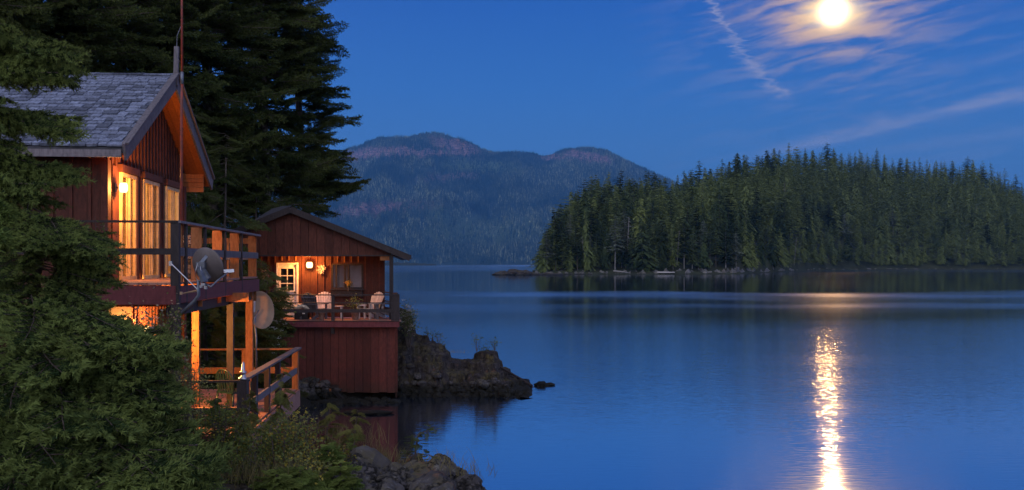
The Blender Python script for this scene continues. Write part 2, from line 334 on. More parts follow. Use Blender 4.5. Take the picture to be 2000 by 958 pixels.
# ------------------------------------------------------------------ mesh builders
def link(o): COL.objects.link(o); return o
def tag(o, label=None, cat=None, group=None, kind=None):
    if label: o['label'] = label
    if cat: o['category'] = cat
    if group: o['group'] = group
    if kind: o['kind'] = kind
    return o
def thing(name, label, cat, loc=(0, 0, 0), group=None, rz=0):
    o = link(bpy.data.objects.new(name, None)); o.location = loc; o.rotation_euler = (0, 0, rz); o.empty_display_size = .2
    bpy.context.view_layer.update() if False else None
    return tag(o, label, cat, group)
def root_matrix(o): return Matrix.Translation(o.location) @ o.rotation_euler.to_matrix().to_4x4()
class MB:
    def __init__(s): s.v = []; s.f = []; s.mi = []
    def add(s, vs, fs, mi=0):
        b = len(s.v); s.v += [tuple(v) for v in vs]; s.f += [tuple(b + i for i in f) for f in fs]; s.mi += [mi] * len(fs)
    def box(s, c, size, mi=0, rot=None):
        x, y, z = (k / 2 for k in size); c = Vector(c)
        vs = [Vector((i * x, j * y, k * z)) for i in (-1, 1) for j in (-1, 1) for k in (-1, 1)]
        if rot is not None: vs = [rot @ v for v in vs]
        s.add([c + v for v in vs], [(0, 1, 3, 2), (4, 6, 7, 5), (0, 4, 5, 1), (2, 3, 7, 6), (0, 2, 6, 4), (1, 5, 7, 3)], mi)
    def beam(s, a, b, w_, h_, mi=0, up=(0, 0, 1)):
        a, b = Vector(a), Vector(b); m = beam_rot(b - a, up); s.box((a + b) / 2, (w_, h_, (b - a).length), mi, m)
    def tube(s, pts, rad, n=8, mi=0, cap=True):
        pts = [Vector(p) for p in pts]; rings = []
        if not hasattr(rad, '__len__'): rad = [rad] * len(pts)
        for i, p in enumerate(pts):
            d = (pts[min(i + 1, len(pts) - 1)] - pts[max(i - 1, 0)]).normalized(); m = beam_rot(d)
            rings.append([p + m @ Vector((math.cos(2 * math.pi * k / n), math.sin(2 * math.pi * k / n), 0)) * rad[i] for k in range(n)])
        vs = [v for r in rings for v in r]; fs = [(i * n + k, i * n + (k + 1) % n, (i + 1) * n + (k + 1) % n, (i + 1) * n + k) for i in range(len(pts) - 1) for k in range(n)]
        if cap: fs += [tuple(range(n))[::-1], tuple((len(pts) - 1) * n + k for k in range(n))]
        s.add(vs, fs, mi)
    def lathe(s, prof, n=16, mi=0, m=None):
        m = m or Matrix.Identity(4)
        vs = [m @ Vector((r * math.cos(2 * math.pi * k / n), r * math.sin(2 * math.pi * k / n), z)) for r, z in prof for k in range(n)]
        s.add(vs, [(i * n + k, i * n + (k + 1) % n, (i + 1) * n + (k + 1) % n, (i + 1) * n + k) for i in range(len(prof) - 1) for k in range(n)], mi)
    def mesh(s, name, mats, smooth=False):
        me = bpy.data.meshes.new(name); me.from_pydata(s.v, [], s.f)
        for m in (mats if isinstance(mats, (list, tuple)) else [mats]): me.materials.append(M[m] if isinstance(m, str) else m)
        me.polygons.foreach_set('material_index', s.mi)
        if smooth: me.polygons.foreach_set('use_smooth', [True] * len(s.f))
        me.update(); return me
    def build(s, name, mats, parent=None, smooth=False, local=False):
        "vertices are in world space unless local; as a child the parent's transform is undone"
        o = link(bpy.data.objects.new(name, s.mesh(name, mats, smooth)))
        if parent is not None:
            o.parent = parent
            if not local: o.matrix_local = chain(parent).inverted()
        return o
def chain(o):
    m = o.matrix_basis.copy() if o.type == 'EMPTY' else o.matrix_basis.copy()
    p = o
    mat = Matrix.LocRotScale(p.location, p.rotation_euler, p.scale)
    while p.parent is not None:
        p = p.parent; mat = Matrix.LocRotScale(p.location, p.rotation_euler, p.scale) @ mat
    return mat
def beam_rot(d, up=(0, 0, 1)):
    z = Vector(d).normalized(); u = Vector(up)
    if abs(z.dot(u)) > .98: u = Vector((0, 1, 0))
    x = u.cross(z).normalized(); y = z.cross(x)
    return Matrix((x, y, z)).transposed()
_unit = {}
def unit_box(mat):
    if mat not in _unit:
        b = MB(); b.box((0, 0, 0), (1, 1, 1)); _unit[mat] = b.mesh('board_' + mat, mat)
    return _unit[mat]
def piece(name, mat, parent, a, b, w_, h_, up=(0, 0, 1), label=None):
    "a sawn board between two world points as an object of its own (w across, h along 'up'), sharing one mesh per material"
    a, b = Vector(a), Vector(b); o = link(bpy.data.objects.new(name, unit_box(mat)))
    m = Matrix.Translation((a + b) / 2) @ beam_rot(b - a, up).to_4x4() @ Matrix.Diagonal((w_, h_, (b - a).length, 1))
    if parent is not None: o.parent = parent; m = chain(parent).inverted() @ m
    o.matrix_basis = m
    if label: o['label'] = label
    return o
def put(mesh, name, parent, m):
    o = link(bpy.data.objects.new(name, mesh)); o.parent = parent; o.matrix_basis = m; return o
def np_mesh(name, v, f, mat, smooth=False):
    "triangles or quads from numpy arrays"
    me = bpy.data.meshes.new(name); v = np.asarray(v, np.float32); f = np.asarray(f, np.int32); k = f.shape[1]
    me.vertices.add(len(v)); me.vertices.foreach_set('co', v.ravel())
    me.loops.add(f.size); me.loops.foreach_set('vertex_index', f.ravel())
    me.polygons.add(len(f)); me.polygons.foreach_set('loop_start', np.arange(0, f.size, k, dtype=np.int32))
    me.polygons.foreach_set('loop_total', np.full(len(f), k, np.int32))
    if smooth: me.polygons.foreach_set('use_smooth', np.ones(len(f), bool))
    me.materials.append(M[mat]); me.update(calc_edges=True); me.validate(); return me
def copy_tree(o, parent=None):
    c = o.copy(); COL.objects.link(c); c.parent = parent
    for ch in o.children: copy_tree(ch, c)
    return c
def nz(x, y, z=0.0): return noise.noise(Vector((x, y, z)))
def fbm(x, y, z=0.0, o=5): return noise.fractal(Vector((x, y, z)), .9, 2.1, o)
def interp(x, pts):
    if x <= pts[0][0]: return pts[0][1]
    for (a, b), (c, d) in zip(pts, pts[1:]):
        if x <= c: return b + (d - b) * (x - a) / (c - a)
    return pts[-1][1]
def grid_faces(nx, ny):
    i, j = np.meshgrid(np.arange(nx - 1), np.arange(ny - 1), indexing='ij'); a = (i * ny + j).ravel()
    return np.stack([a, a + ny, a + ny + 1, a + 1], 1)

# ------------------------------------------------------------------ water, shore, mountain, island
b = MB(); S = 30000
b.add([(-S, -400, 0), (S, -400, 0), (S, S, 0), (-S, S, 0)], [(0, 1, 2, 3)])
tag(b.build('sea_water', 'water'), kind='structure')

SHORE = [(-20, 3.5), (0, 3.2), (8, 1.6), (12, .55), (14, -.6), (16, -2.2), (18, -3.6), (20, -4.4), (24, -5.1), (30, -6.2), (34, -7.2), (35.5, -7.0), (36.5, -4.6), (40, -4.9), (46, -6.4), (55, -10.5), (70, -16), (100, -28), (200, -80), (500, -260)]
def ground_z(x, y):
    d = interp(y, SHORE) - x + .5 * nz(x * .6, y * .6) + .25 * nz(x * 1.9, y * 1.9, 4)
    inland = interp(d, [(-3, -2.2), (-.4, -.35), (0, .05), (.6, .5), (3, 1.1), (8, 1.7), (14, 3.4), (30, 7.5), (80, 20), (300, 60)])
    nearb = interp(y, [(3, 1.6), (8, 1.5), (12, 1.2), (14, .7), (16, .2), (18, 0)]) * min(1, max(0, d / 1.3))
    return inland + nearb + .10 * fbm(x * 1.3, y * 1.3) * min(1, max(.15, d))
def heightfield(name, xs, ys, fn, mat, smooth=False):
    v = [(x, y, fn(x, y)) for x in xs for y in ys]
    o = link(bpy.data.objects.new(name, np_mesh(name, v, grid_faces(len(xs), len(ys)), mat, smooth))); return o
xs = [-400, -300, -220, -160, -120, -90, -70, -55, -44, -36, -30, -26] + list(np.arange(-23, -12, .8)) + list(np.arange(-12, 5, .16))
ys = list(np.arange(-20, 0, 2.5)) + list(np.arange(0, 20, .3)) + list(np.arange(20, 44, .5)) + list(np.arange(44, 70, 2)) + [74, 80, 90, 100, 120, 150, 190, 240, 300, 400, 500]
tag(heightfield('ground', xs, ys, ground_z, 'ground'), kind='structure')

# rocky headland beyond the lower cabin
HTOP = [(690, 690), (760, 640), (777, 596), (790, 602), (803, 612), (812, 645), (826, 655), (845, 658), (858, 668), (870, 672), (884, 692), (898, 700), (912, 700), (928, 694), (940, 682), (952, 677), (966, 680), (974, 694), (984, 716), (1000, 728), (1018, 742), (1032, 752), (1043, 760), (1047, 790), (1080, 860)]
def head_z(x, y):
    Yr = 39.6 + .5 * nz(x * .8, 3.3)
    px = CX + x / Yr * F; top = H - (interp(px, HTOP) - HY) / F * Yr
    t = (y - Yr) / (2.9 if y < Yr else 2.2); wob = fbm(x * 1.1, y * 1.1, 2, 6)
    prof = max(-1.0, 1 - abs(t) ** 1.35)
    big = abs(nz(x * 1.4 + 5, y * 1.4)) ; fine = abs(nz(x * 4 + 1, y * 4)) + .5 * abs(nz(x * 9, y * 9, 1))
    if top < 0: return top
    z = top * prof + (wob * .16 + (big - .2) * .35 + (fine - .25) * .34) * (.35 + .65 * min(1, max(0, 1 - prof + .25)))
    z += .62 * (math.floor(z / .34 + .5 * nz(x * 1.7, y * 1.7, 8)) * .34 - z) * min(1, max(0, z * 2)) + .05 * nz(x * 11, y * 11)
    return max(min(z, top * prof + .45 * min(1, max(0, top))) if top < 1.2 else z, -1.2)
o = heightfield('rocky_headland', list(np.arange(-7.0, 1.9, .055)), list(np.arange(36.2, 42.4, .07)), head_z, 'headland')
tag(o, kind='structure')

# mountain across the inlet
SKY = [(-4000, 470), (-1500, 420), (-400, 380), (200, 350), (560, 330), (620, 318), (660, 300), (685, 289), (705, 284), (722, 274), (740, 268), (800, 266), (828, 263), (850, 259), (872, 263), (900, 271), (930, 283), (942, 291), (960, 296), (1010, 297), (1040, 299), (1056, 303), (1080, 301), (1105, 291), (1130, 288), (1160, 290), (1190, 296), (1215, 309), (1250, 325), (1290, 344), (1330, 362), (1420, 400), (1600, 440), (2000, 470), (3000, 455), (6000, 430)]
def mtn(px, t):
    "t 0..1 from shore to ridge: returns a world point"
    wx = px / 260.0
    d = 6200 + 3600 * t + 900 * fbm(wx * 1.1, t * 1.2, 7, 4) * min(1, t * 3) + 900 * (abs(fbm(wx * 2.6 + t * 1.1, t * .9, 2, 4)) - .25) * math.sin(math.pi * min(1, t * 1.02))
    ridge = (HY - interp(px, SKY)) / F
    g = t ** .93; g += .075 * fbm(wx * 2.3, t * 3.2, 4, 4) * math.sin(math.pi * t)
    ang = ridge * g + (.0012 * fbm(px / 30.0, 1.1, 3, 3) if t > .9 else 0)
    return Vector(((px - CX) / F * d, d, max(-4, ang * d - 2 + (4.9 if t > .1 else 4.9 * t * 10))))
pxs = np.concatenate([np.arange(-2600, 500, 50), np.arange(500, 1500, 5), np.arange(1500, 5200, 60)]); ts = np.linspace(0, 1, 80)
verts = [mtn(p, t) for p in pxs for t in ts]
back = [Vector((v.x * 1.2, v.y * 1.2, -5)) for v in verts[79::80]]
def clear(px, py):
    "felled slopes (r) and green replanted slopes (g), by where they lie on the hillside"
    n = 7 * fbm(px / 13.0, py / 9.0, 5, 5); y = py + n; r = g = 0
    def blob(x0, y0, a, b_, k=0.0): return math.exp(-(abs((px - x0) / a) ** 3 + abs((y - y0 - k * (px - x0)) / b_) ** 3))
    r = max(blob(757, 297, 52, 9, -.06), .8 * blob(700, 303, 34, 11, -.2), blob(890, 286, 46, 13, .22), .9 * blob(850, 300, 60, 5, 0), .8 * blob(1085, 308, 34, 5, .0), blob(1150, 307, 46, 9, .16), .75 * blob(730, 408, 75, 12, -.09), .35 * blob(830, 398, 40, 9), .45 * blob(880, 346, 60, 8, -.1))
    g = max(blob(945, 326, 75, 11, .05), .7 * blob(950, 450, 130, 26, -.02), .5 * blob(870, 430, 40, 40))
    return min(1, r * 1.35), min(1, g * 1.3)
f = grid_faces(len(pxs), 80)
me = np_mesh('mountain', verts, f, 'mountain', True)
ca = me.color_attributes.new('clearcut', 'FLOAT_COLOR', 'POINT'); cols = []
def proj(v): return CX + v.x / v.y * F, HY - (v.z - H) / v.y * F
cuts = [clear(*proj(v)) for v in verts]
ca.data.foreach_set('color', [q for r_, g_ in cuts for q in (r_, g_, 0, 1)])
tag(link(bpy.data.objects.new('mountain', me)), kind='structure')
# its forest: tens of thousands of small conifers, too far off to count
N = 52000; tv = np.zeros((N, 9, 3), np.float32); kept = 0; r_ = random.Random(11)
for _ in range(N):
    px = r_.uniform(480, 1420); t = r_.random() ** .85
    if r_.random() < .05: t = r_.uniform(.975, 1)
    p = mtn(px, t); q = proj(p); c1, c2 = clear(*q)
    if c1 > .3 and r_.random() < min(.80, c1 * 1.1): continue
    if c2 > .3 and r_.random() < .6: hh = r_.uniform(7, 12)
    else: hh = r_.uniform(20, 46) * (1 + .25 * nz(px / 30.0, t * 9))
    if t > .97: hh *= .75
    w0 = hh * r_.uniform(.10, .20); a0 = r_.random() * 6.28
    base = [(p.x + math.cos(a0 + k * 2.094) * w0, p.y + math.sin(a0 + k * 2.094) * w0, p.z - 6 + hh * (.1 + .1 * r_.random())) for k in range(3)]
    mid = [(p.x + math.cos(a0 + 1 + k * 2.094) * w0 * .62, p.y + math.sin(a0 + 1 + k * 2.094) * w0 * .62, p.z - 6 + hh * .5) for k in range(3)]
    tv[kept, 0:3] = base; tv[kept, 3:6] = mid
    tv[kept, 6] = (p.x, p.y, p.z - 6 + hh * .68); tv[kept, 7] = (p.x, p.y, p.z - 6 + hh * 1.05); tv[kept, 8] = (p.x, p.y, p.z - 6); kept += 1
tones = np.repeat(np.random.RandomState(3).beta(1.1, 2.2, kept), 9); tv = tv[:kept]; ff = np.array([[0, 1, 6], [1, 2, 6], [2, 0, 6], [3, 4, 7], [4, 5, 7], [5, 3, 7]], np.int32)
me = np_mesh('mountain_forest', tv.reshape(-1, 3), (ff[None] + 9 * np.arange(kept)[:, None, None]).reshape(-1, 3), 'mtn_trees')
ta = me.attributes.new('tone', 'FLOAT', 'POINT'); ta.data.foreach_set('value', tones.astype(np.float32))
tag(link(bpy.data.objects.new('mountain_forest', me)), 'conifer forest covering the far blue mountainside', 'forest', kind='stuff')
# low dark islet far off beside the porch post
bb = MB(); pts = []
for i in range(26):
    px = 640 + i * 8.5; hh = 3.2 + 9 * math.sin(math.pi * i / 25) ** .6 * (.6 + .5 * r_.random())
    pts.append((px, hh))
vv = []
for px, hh in pts:
    for dy_, k in ((0, 0), (25, .7), (60, 1), (110, 0)):
        Y = 3300 + dy_; vv.append(((px - CX) / F * Y, Y, hh * k - .5))
me = np_mesh('distant_islet', vv, grid_faces(26, 4), 'forest_floor')
tag(link(bpy.data.objects.new('distant_islet', me)), kind='structure')

# ---- wooded island
def shoreY(px): return interp(px, [(1000, 470), (1050, 476), (1300, 480), (1440, 500), (1520, 600), (1600, 770), (1700, 830), (2000, 860), (2600, 900)])
IS = [(1040, 508), (1052, 496), (1062, 460), (1078, 430), (1100, 410), (1118, 388), (1140, 362), (1158, 347), (1200, 350), (1240, 348), (1262, 352), (1300, 354), (1330, 350), (1360, 336), (1400, 322), (1440, 314), (1480, 304), (1520, 296), (1560, 292), (1610, 291), (1690, 294), (1720, 306), (1760, 312), (1830, 316), (1900, 318), (1930, 326), (1955, 338), (1985, 352), (2010, 366), (2100, 400), (2300, 440), (2600, 480)]
def isl(px, t):
    Y0 = shoreY(px); depth = interp(px, [(1045, 25), (1150, 150), (1400, 260), (2000, 230)]); Y = Y0 + depth * t
    top = (HY - interp(px, IS)) / F * (Y0 + depth) + H - 25
    z = 1.2 + max(0, top) * min(1, t) ** .85 if t > 0 else 1.2 + t * 30
    if t > 1: z = max(-2, 1.2 + max(0, top) * (1 - (t - 1) * 2))
    return Vector(((px - CX) / F * Y, Y, z + 1.0 * nz(px / 15.0, t * 9)))
ipx = np.arange(1040, 2640, 10); its = [-.08, -.02, 0, .1, .2, .3, .4, .5, .6, .7, .8, .9, 1, 1.2, 1.5, 1.6]
me = np_mesh('island', [isl(p, t) for p in ipx for t in its], grid_faces(len(ipx), len(its)), 'forest_floor')
tag(link(bpy.data.objects.new('island', me)), kind='structure')
# bare rock along its waterline
def shore_rock(px, k):
    Y = shoreY(px) - 7 + k * 16; lump = max(0, fbm(px / 9.0, k * 2.2, 1, 5) * 1.6 + .9) * interp(px, [(1040, .9), (1150, 1.0), (1400, 1.7), (1440, 2.0), (1500, 1.4), (1560, 1.0), (2000, .7)])
    return ((px - CX) / F * Y, Y, -.6 + (lump + .7) * math.sin(math.pi * min(1, k * .8)) ** .6)
rp = np.arange(1044, 2100, 1.6); ks = np.linspace(0, 1, 9)
me = np_mesh('island_shore_rocks', [shore_rock(p, k) for p in rp for k in ks], grid_faces(len(rp), 9), 'rock_far')
tag(link(bpy.data.objects.new('island_shore_rocks', me)), kind='structure')

def rock_mesh(name, seed, mat, sub=3, rough=.35, flat=.7):
    import bmesh
    bm = bmesh.new(); bmesh.ops.create_icosphere(bm, subdivisions=sub, radius=1)
    for v in bm.verts:
        p = v.co.copy(); d = 1 + rough * fbm(p.x * 1.1 + seed * 7, p.y * 1.1, p.z * 1.1 + seed, 5) + .12 * abs(nz(p.x * 4 + seed, p.y * 4, p.z * 4))
        v.co = Vector((p.x * d, p.y * d * .9, p.z * d * flat))
    me = bpy.data.meshes.new(name); bm.to_mesh(me); bm.free(); me.materials.append(M[mat]); return me
# rock islet off the island's tip
o = None
t = thing('rock_islet', 'low dark rock islet off the left tip of the wooded island', 'rock', (P(1003, 538, 440).x, 440, 0))
for i, (px, hh, ww) in enumerate([(972, 1.2, 2.6), (985, 1.9, 3.3), (1003, 2.6, 3.8), (1020, 2.3, 3.4), (1035, 1.5, 3.5), (1050, 1.0, 3.6), (1068, 1.1, 4.0), (1085, .9, 4)]):
    o = link(bpy.data.objects.new('rock', rock_mesh('rock', 30 + i, 'headland', 3, .5, 1))); o.parent = t
    p = P(px, 516, 440 + rnd.uniform(-2, 8)); o.location = (p.x - t.location.x, p.y - 440, -.2); o.scale = (ww, 4, hh)
for (x0, x1, py, th, lb) in ((1282, 1318, 534, .35, 'longer bleached driftwood log lying level on the island shore rocks'), (1198, 1222, 529.5, .28, 'shorter grey drift log slanting on the rocks near the left end of the island')):
    Y = shoreY(x0) - 5; b = MB(); a, c = P(x0, py, Y), P(x1, py + (0 if th > .3 else 1.5), Y); a.z = max(a.z, .9); c.z = a.z - (0 if th > .3 else .5)
    b.tube([a, a.lerp(c, .3), a.lerp(c, .7), c], [th, th * .95, th * .8, th * .5], 7); tag(b.build('driftwood_log', 'drift', smooth=True), lb, 'log')

# ---- distant conifer meshes, one unit tall
def crown(seed, kind):
    r = random.Random(seed); v = []
    lo = {'spruce': .12, 'cedar': .01, 'gaunt': .34, 'pine': .3}[kind]; W = {'spruce': .25, 'cedar': .27, 'gaunt': .21, 'pine': .25}[kind]
    nw = {'spruce': 26, 'cedar': 32, 'gaunt': 20, 'pine': 15}[kind]
    for i in range(nw):
        k = (i + r.random() * .6) / nw; h = lo + (1 - lo) * k
        if kind == 'pine': rad = W * (math.sin(math.pi * (.12 + .86 * k)) ** .6) * r.uniform(.5, 1.25)
        else: rad = W * (1 - k) ** .68 * r.uniform(.6, 1.25) + .014
        if kind == 'cedar': rad *= min(1, .55 + k * 2.2)
        nb = max(3, int(8 * (1 - k * .55)))
        for j in range(nb):
            a = r.random() * 6.283; L = rad * r.uniform(.55, 1.2); ca_, sa = math.cos(a), math.sin(a)
            dr = {'spruce': -.30, 'cedar': -.55, 'gaunt': -.15, 'pine': .15}[kind]
            n = max(3, int(L / .0135))
            for q in range(n):
                u = (q + r.random()) / n; x = L * u; z = h + dr * x * u + r.uniform(-.004, .004)
                w1 = (.012 + .026 * (1 - u * .55) * r.uniform(.6, 1.3)) * (1 - .35 * k); side = r.uniform(-1, 1) * w1
                c = Vector((ca_ * x - sa * side, sa * x + ca_ * side, z))
                d = Vector((ca_ + r.uniform(-.7, .7), sa + r.uniform(-.7, .7), r.uniform(-.5, .25))).normalized() * w1 * 1.25
                s = Vector((-sa + r.uniform(-.4, .4), ca_ + r.uniform(-.4, .4), r.uniform(-.6, .6))).normalized() * w1 * .55
                if kind in ('cedar',): d.z -= w1 * .7
                v += [c - d * .6 + s, c - d * .6 - s, c + d]
    v += [Vector((-.004, 0, .97)), Vector((.004, 0, .97)), Vector((0, 0, 1.03)), Vector((0, -.004, .97)), Vector((0, .004, .97)), Vector((0, 0, 1.03))]
    return np.array([tuple(p) for p in v], np.float32)
kinds = ['spruce', 'spruce', 'spruce', 'cedar', 'cedar', 'gaunt', 'gaunt', 'pine']
cv = [crown(100 + i, k) for i, k in enumerate(kinds)]
cm = [np_mesh('crown', c, np.arange(len(c)).reshape(-1, 3), 'island') for c in cv]
pale = cm[5].copy(); pale.materials[0] = M['island_pale']
b = MB(); b.tube([(0, 0, -.06), (.002, .001, .4), (0, 0, .98)], [.010, .006, .0006], 6); trunk_m = b.mesh('trunk', 'bark'); trunk_p = trunk_m.copy(); trunk_p.materials[0] = M['bark_pale']
spots = []; r_ = random.Random(5)
for row in range(15):                                          # from the water up to the crest
    tt = row / 14
    px = 1050.0
    while px < 2040:
        Y = shoreY(px); step = interp(Y, [(470, 17), (850, 12)]) * r_.uniform(.6, 1.4); px += step
        t_ = min(1, max(.02, tt + r_.uniform(-.035, .035)))
        if px < 1062 and t_ > .5: continue
        p = isl(px, t_); front = row < 2
        hgt = r_.uniform(17, 30) if row < 4 else r_.uniform(21, 31)
        if row >= 12: hgt = r_.choice([19, 21, 23, 24, 25, 27, 30]) * r_.uniform(.95, 1.05)
        k = r_.choices(range(8), [3, 3, 3, 5, 5, 1, 1, 1] if front else [4, 4, 4, 2, 2, 2, 2, 1])[0]
        if front: hgt *= r_.uniform(.55, 1.0)
        if px < 1075: hgt = min(hgt, 14 + (px - 1045) * .25)
        spots.append((row, px, p, hgt, k, r_.random() * 6.28, r_.random() < .05))
spots.sort(key=lambda s: -(s[3] / s[2].y * (1.5 if s[0] < 4 or s[0] >= 12 else .9)))
kname = {'spruce': ('spruce_tree', 'dark pointed spruce'), 'cedar': ('cedar_tree', 'full green cedar'), 'gaunt': ('fir_tree', 'gaunt bare-trunked fir'), 'pine': ('pine_tree', 'round-topped open pine')}
for i, (row, px, p, hgt, k, rz, ispale) in enumerate(spots[:300]):
    nm, lb = kname[kinds[k]]; zone = 'at the left tip' if px < 1180 else 'in the left half' if px < 1450 else 'in the middle' if px < 1720 else 'in the right half' if px < 1900 else 'at the right edge'
    lev = 'on the waterline' if row < 2 else 'on the lower slope' if row < 6 else 'on the upper slope' if row < 12 else 'on the skyline'
    if ispale: lb = 'pale grey lichen-hung fir'
    lbl = '%s %s %s of the wooded island' % (lb, lev, zone)
    t = thing(nm, lbl, 'tree', p, lbl.replace('wooded ', ''), rz)
    wq = (.70 if row < 12 else 1.0) + .75 * ((i * 37) % 11) / 10; s = Matrix.Rotation(R(((i * 53) % 9 - 4) * .7), 4, 'Y') @ Matrix.Diagonal((hgt * wq, hgt * wq, hgt, 1))
    put(pale if ispale else cm[k], 'crown', t, s); put(trunk_p if (ispale or i % 4 == 0) else trunk_m, 'trunk', t, s)
va = []
for (row, px, p, hgt, k, rz, ip) in spots[300:]:
    c = cv[k].copy(); tri = c.reshape(-1, 3, 3); tri = tri[(np.arange(len(tri)) % 3) != 0]; c = tri.reshape(-1, 3)
    ca_, sa = math.cos(rz), math.sin(rz); x = c[:, 0] * ca_ - c[:, 1] * sa; y = c[:, 0] * sa + c[:, 1] * ca_
    va.append(np.stack([x * hgt * 1.2 + p.x, y * hgt * 1.2 + p.y, c[:, 2] * hgt + p.z], 1))
if va:
    va = np.concatenate(va); me = np_mesh('island_forest', va, np.arange(len(va)).reshape(-1, 3), 'island')
    tag(link(bpy.data.objects.new('island_forest', me)), 'rest of the dark conifers filling the wooded island', 'forest', kind='stuff')
print('ISLAND TREES', len(spots), 'tris rest', len(va) // 3)


# dead snags standing among them
def snag_mesh(seed):
    r = random.Random(seed); b = MB(); b.tube([(0, 0, -.05), (.01, 0, .5), (.02, .01, 1)], [.016, .012, .005], 6)
    for k in range(16):
        z = r.uniform(.35, .97); a = r.random() * 6.28; L = .14 * (1.15 - z) + .03; b.tube([(.01, 0, z), (math.cos(a) * L, math.sin(a) * L, z + r.uniform(-.03, .03))], [.005, .002], 3)
    return b.mesh('snag', 'bark_pale')
for i, (px, t_, hh, lb) in enumerate(((1142, .03, 16, 'grey dead snag on the waterline at the left tip of the island'), (1224, .10, 22, 'tall pale dead trunk in the left half of the island'), (1322, .06, 17, 'pale dead trunk standing left of the shore boulder'), (1551, .03, 18, 'pale dead snag standing right of the bare shore rocks'), (1707, .45, 20, 'leaning whitish snag halfway up the middle of the island'), (1530, .5, 21, 'grey lichened snag on the mid slope of the island'), (1688, .9, 24, 'bare grey trunk just below the skyline of the island'), (1905, .3, 24, 'pale bare trunk in the right half of the island'))):
    p = isl(px, t_); t = thing('dead_snag', lb, 'dead tree', p); put(snag_mesh(i), 'trunk', t, Matrix.Rotation(R((-6, 2, 3, 5, -9, 2, 1, 2)[i]), 4, 'Y') @ Matrix.Diagonal((hh, hh, hh, 1)))

# ================================================================== upper cabin
def frame(O, d):
    d = Vector((d[0], d[1], 0)).normalized(); v = Vector((d.y, -d.x, 0))
    return lambda s, t, z: Vector((O[0], O[1], 0)) + d * s + v * t + Vector((0, 0, z))
C = frame((-7.20, 17.6), (-.0875, 1))            # s runs back along the gable wall, t out towards the water
ZD, ZL = H - .30, H - 3.06                       # upper and lower deck floors
cabin = thing('cabin', 'tall dark red upper cabin with steep shingled roof and lit glass doors', 'cabin', C(0, 0, ZL - .6))
def cpiece(name, mat, a, b, w_, h_, up=(0, 0, 1), parent=None): return piece(name, mat, parent or cabin, C(*a), C(*b), w_, h_, up)
U = C(0, 1, 0) - C(0, 0, 0)                      # outward
D1 = C(1, 0, 0) - C(0, 0, 0)
WS = 5.55                                        # gable wall length
def eave(s):                                     # underside of the roof at the wall
    return H + 1.85 + (.534 * (s + .5) if s < 3.0 else .534 * (6.5 - s))
openings = [(.84, 1.79, ZD, H + 1.70), (2.31, 3.45, ZD, H + 1.70), (4.07, 5.16, ZD + .02, H + 1.70)]
low_open = [(.35, 1.55, ZL + .02, ZL + 2.0)]
# wall panels: vertical strips between the openings
wall = MB()
def strip(s0, s1, z0, z1a, z1b):
    vs = [C(s0, 0, z0), C(s1, 0, z0), C(s1, 0, z1b), C(s0, 0, z1a), C(s0, -.14, z0), C(s1, -.14, z0), C(s1, -.14, z1b), C(s0, -.14, z1a)]
    wall.add(vs, [(0, 1, 2, 3), (7, 6, 5, 4), (0, 4, 5, 1), (1, 5, 6, 2), (2, 6, 7, 3), (3, 7, 4, 0)])
cuts_ = [0, .84, 1.79, 2.31, 3.0, 3.45, 4.07, 5.16, WS]
for s0, s1 in zip(cuts_, cuts_[1:]):
    op = any(a - .01 <= s0 and s1 <= b_ + .01 for a, b_, _, _ in openings)
    strip(s0, s1, H + 1.70 if op else ZD - .2, eave(s0), eave(s1))
for s0, s1 in ((0, .35), (1.55, WS)): strip(s0, s1, ZL - .6, ZD - .2, ZD - .2)
strip(.35, 1.55, ZL + 2.0, ZD - .2, ZD - .2); strip(.35, 1.55, ZL - .6, ZL + .02, ZL + .02)
# side and back walls
def wallbox(a, b_, z0, z1, th=.14):
    wall.beam(C(a[0], a[1], (z0 + z1) / 2), C(b_[0], b_[1], (z0 + z1) / 2), th, z1 - z0)
wallbox((.07, -.001), (.07, -8.5), ZL - .6, H + 2.0); wallbox((WS - .07, -.001), (WS - .07, -8.5), ZL - .6, H + 2.0); wallbox((.2, -8.4), (WS - .2, -8.4), ZL - .6, H + 3.3)
wallbox((.16, -4.2), (WS - .16, -4.2), ZD, H + 2.0, .1); wallbox((.16, -4.2), (WS - .16, -4.2), ZL, ZD - .2, .1)
wall.build('wall', 'red_wood', cabin)
b = MB()
for z in (ZL - .02, ZD - .06):
    vs = [C(s, t, z + k) for k in (-.05, .05) for s, t in ((.15, -.15), (WS - .15, -.15), (WS - .15, -4.1), (.15, -4.1))]
    b.add(vs, [(0, 1, 2, 3), (4, 5, 6, 7), (0, 1, 5, 4), (1, 2, 6, 5), (2, 3, 7, 6), (3, 0, 4, 7)])
b.build('floor', 'interior', cabin)
b = MB()
for (z0, z1) in ((ZD, H + 1.95), (ZL, ZD - .15)):                    # warm painted inside faces
    b.add([C(.25, -4.05, z0), C(WS - .25, -4.05, z0), C(WS - .25, -4.05, z1), C(.25, -4.05, z1)], [(0, 1, 2, 3)])
    b.add([C(.22, -.2, z0), C(.22, -4.05, z0), C(.22, -4.05, z1), C(.22, -.2, z1)], [(0, 1, 2, 3)])
    b.add([C(WS - .22, -.2, z0), C(WS - .22, -4.05, z0), C(WS - .22, -4.05, z1), C(WS - .22, -.2, z1)], [(0, 1, 2, 3)])
    b.add([C(.2, -.2, z1), C(.2, -4.1, z1), C(WS - .2, -4.1, z1), C(WS - .2, -.2, z1)], [(0, 1, 2, 3)])
b.build('interior_lining', 'interior', cabin)
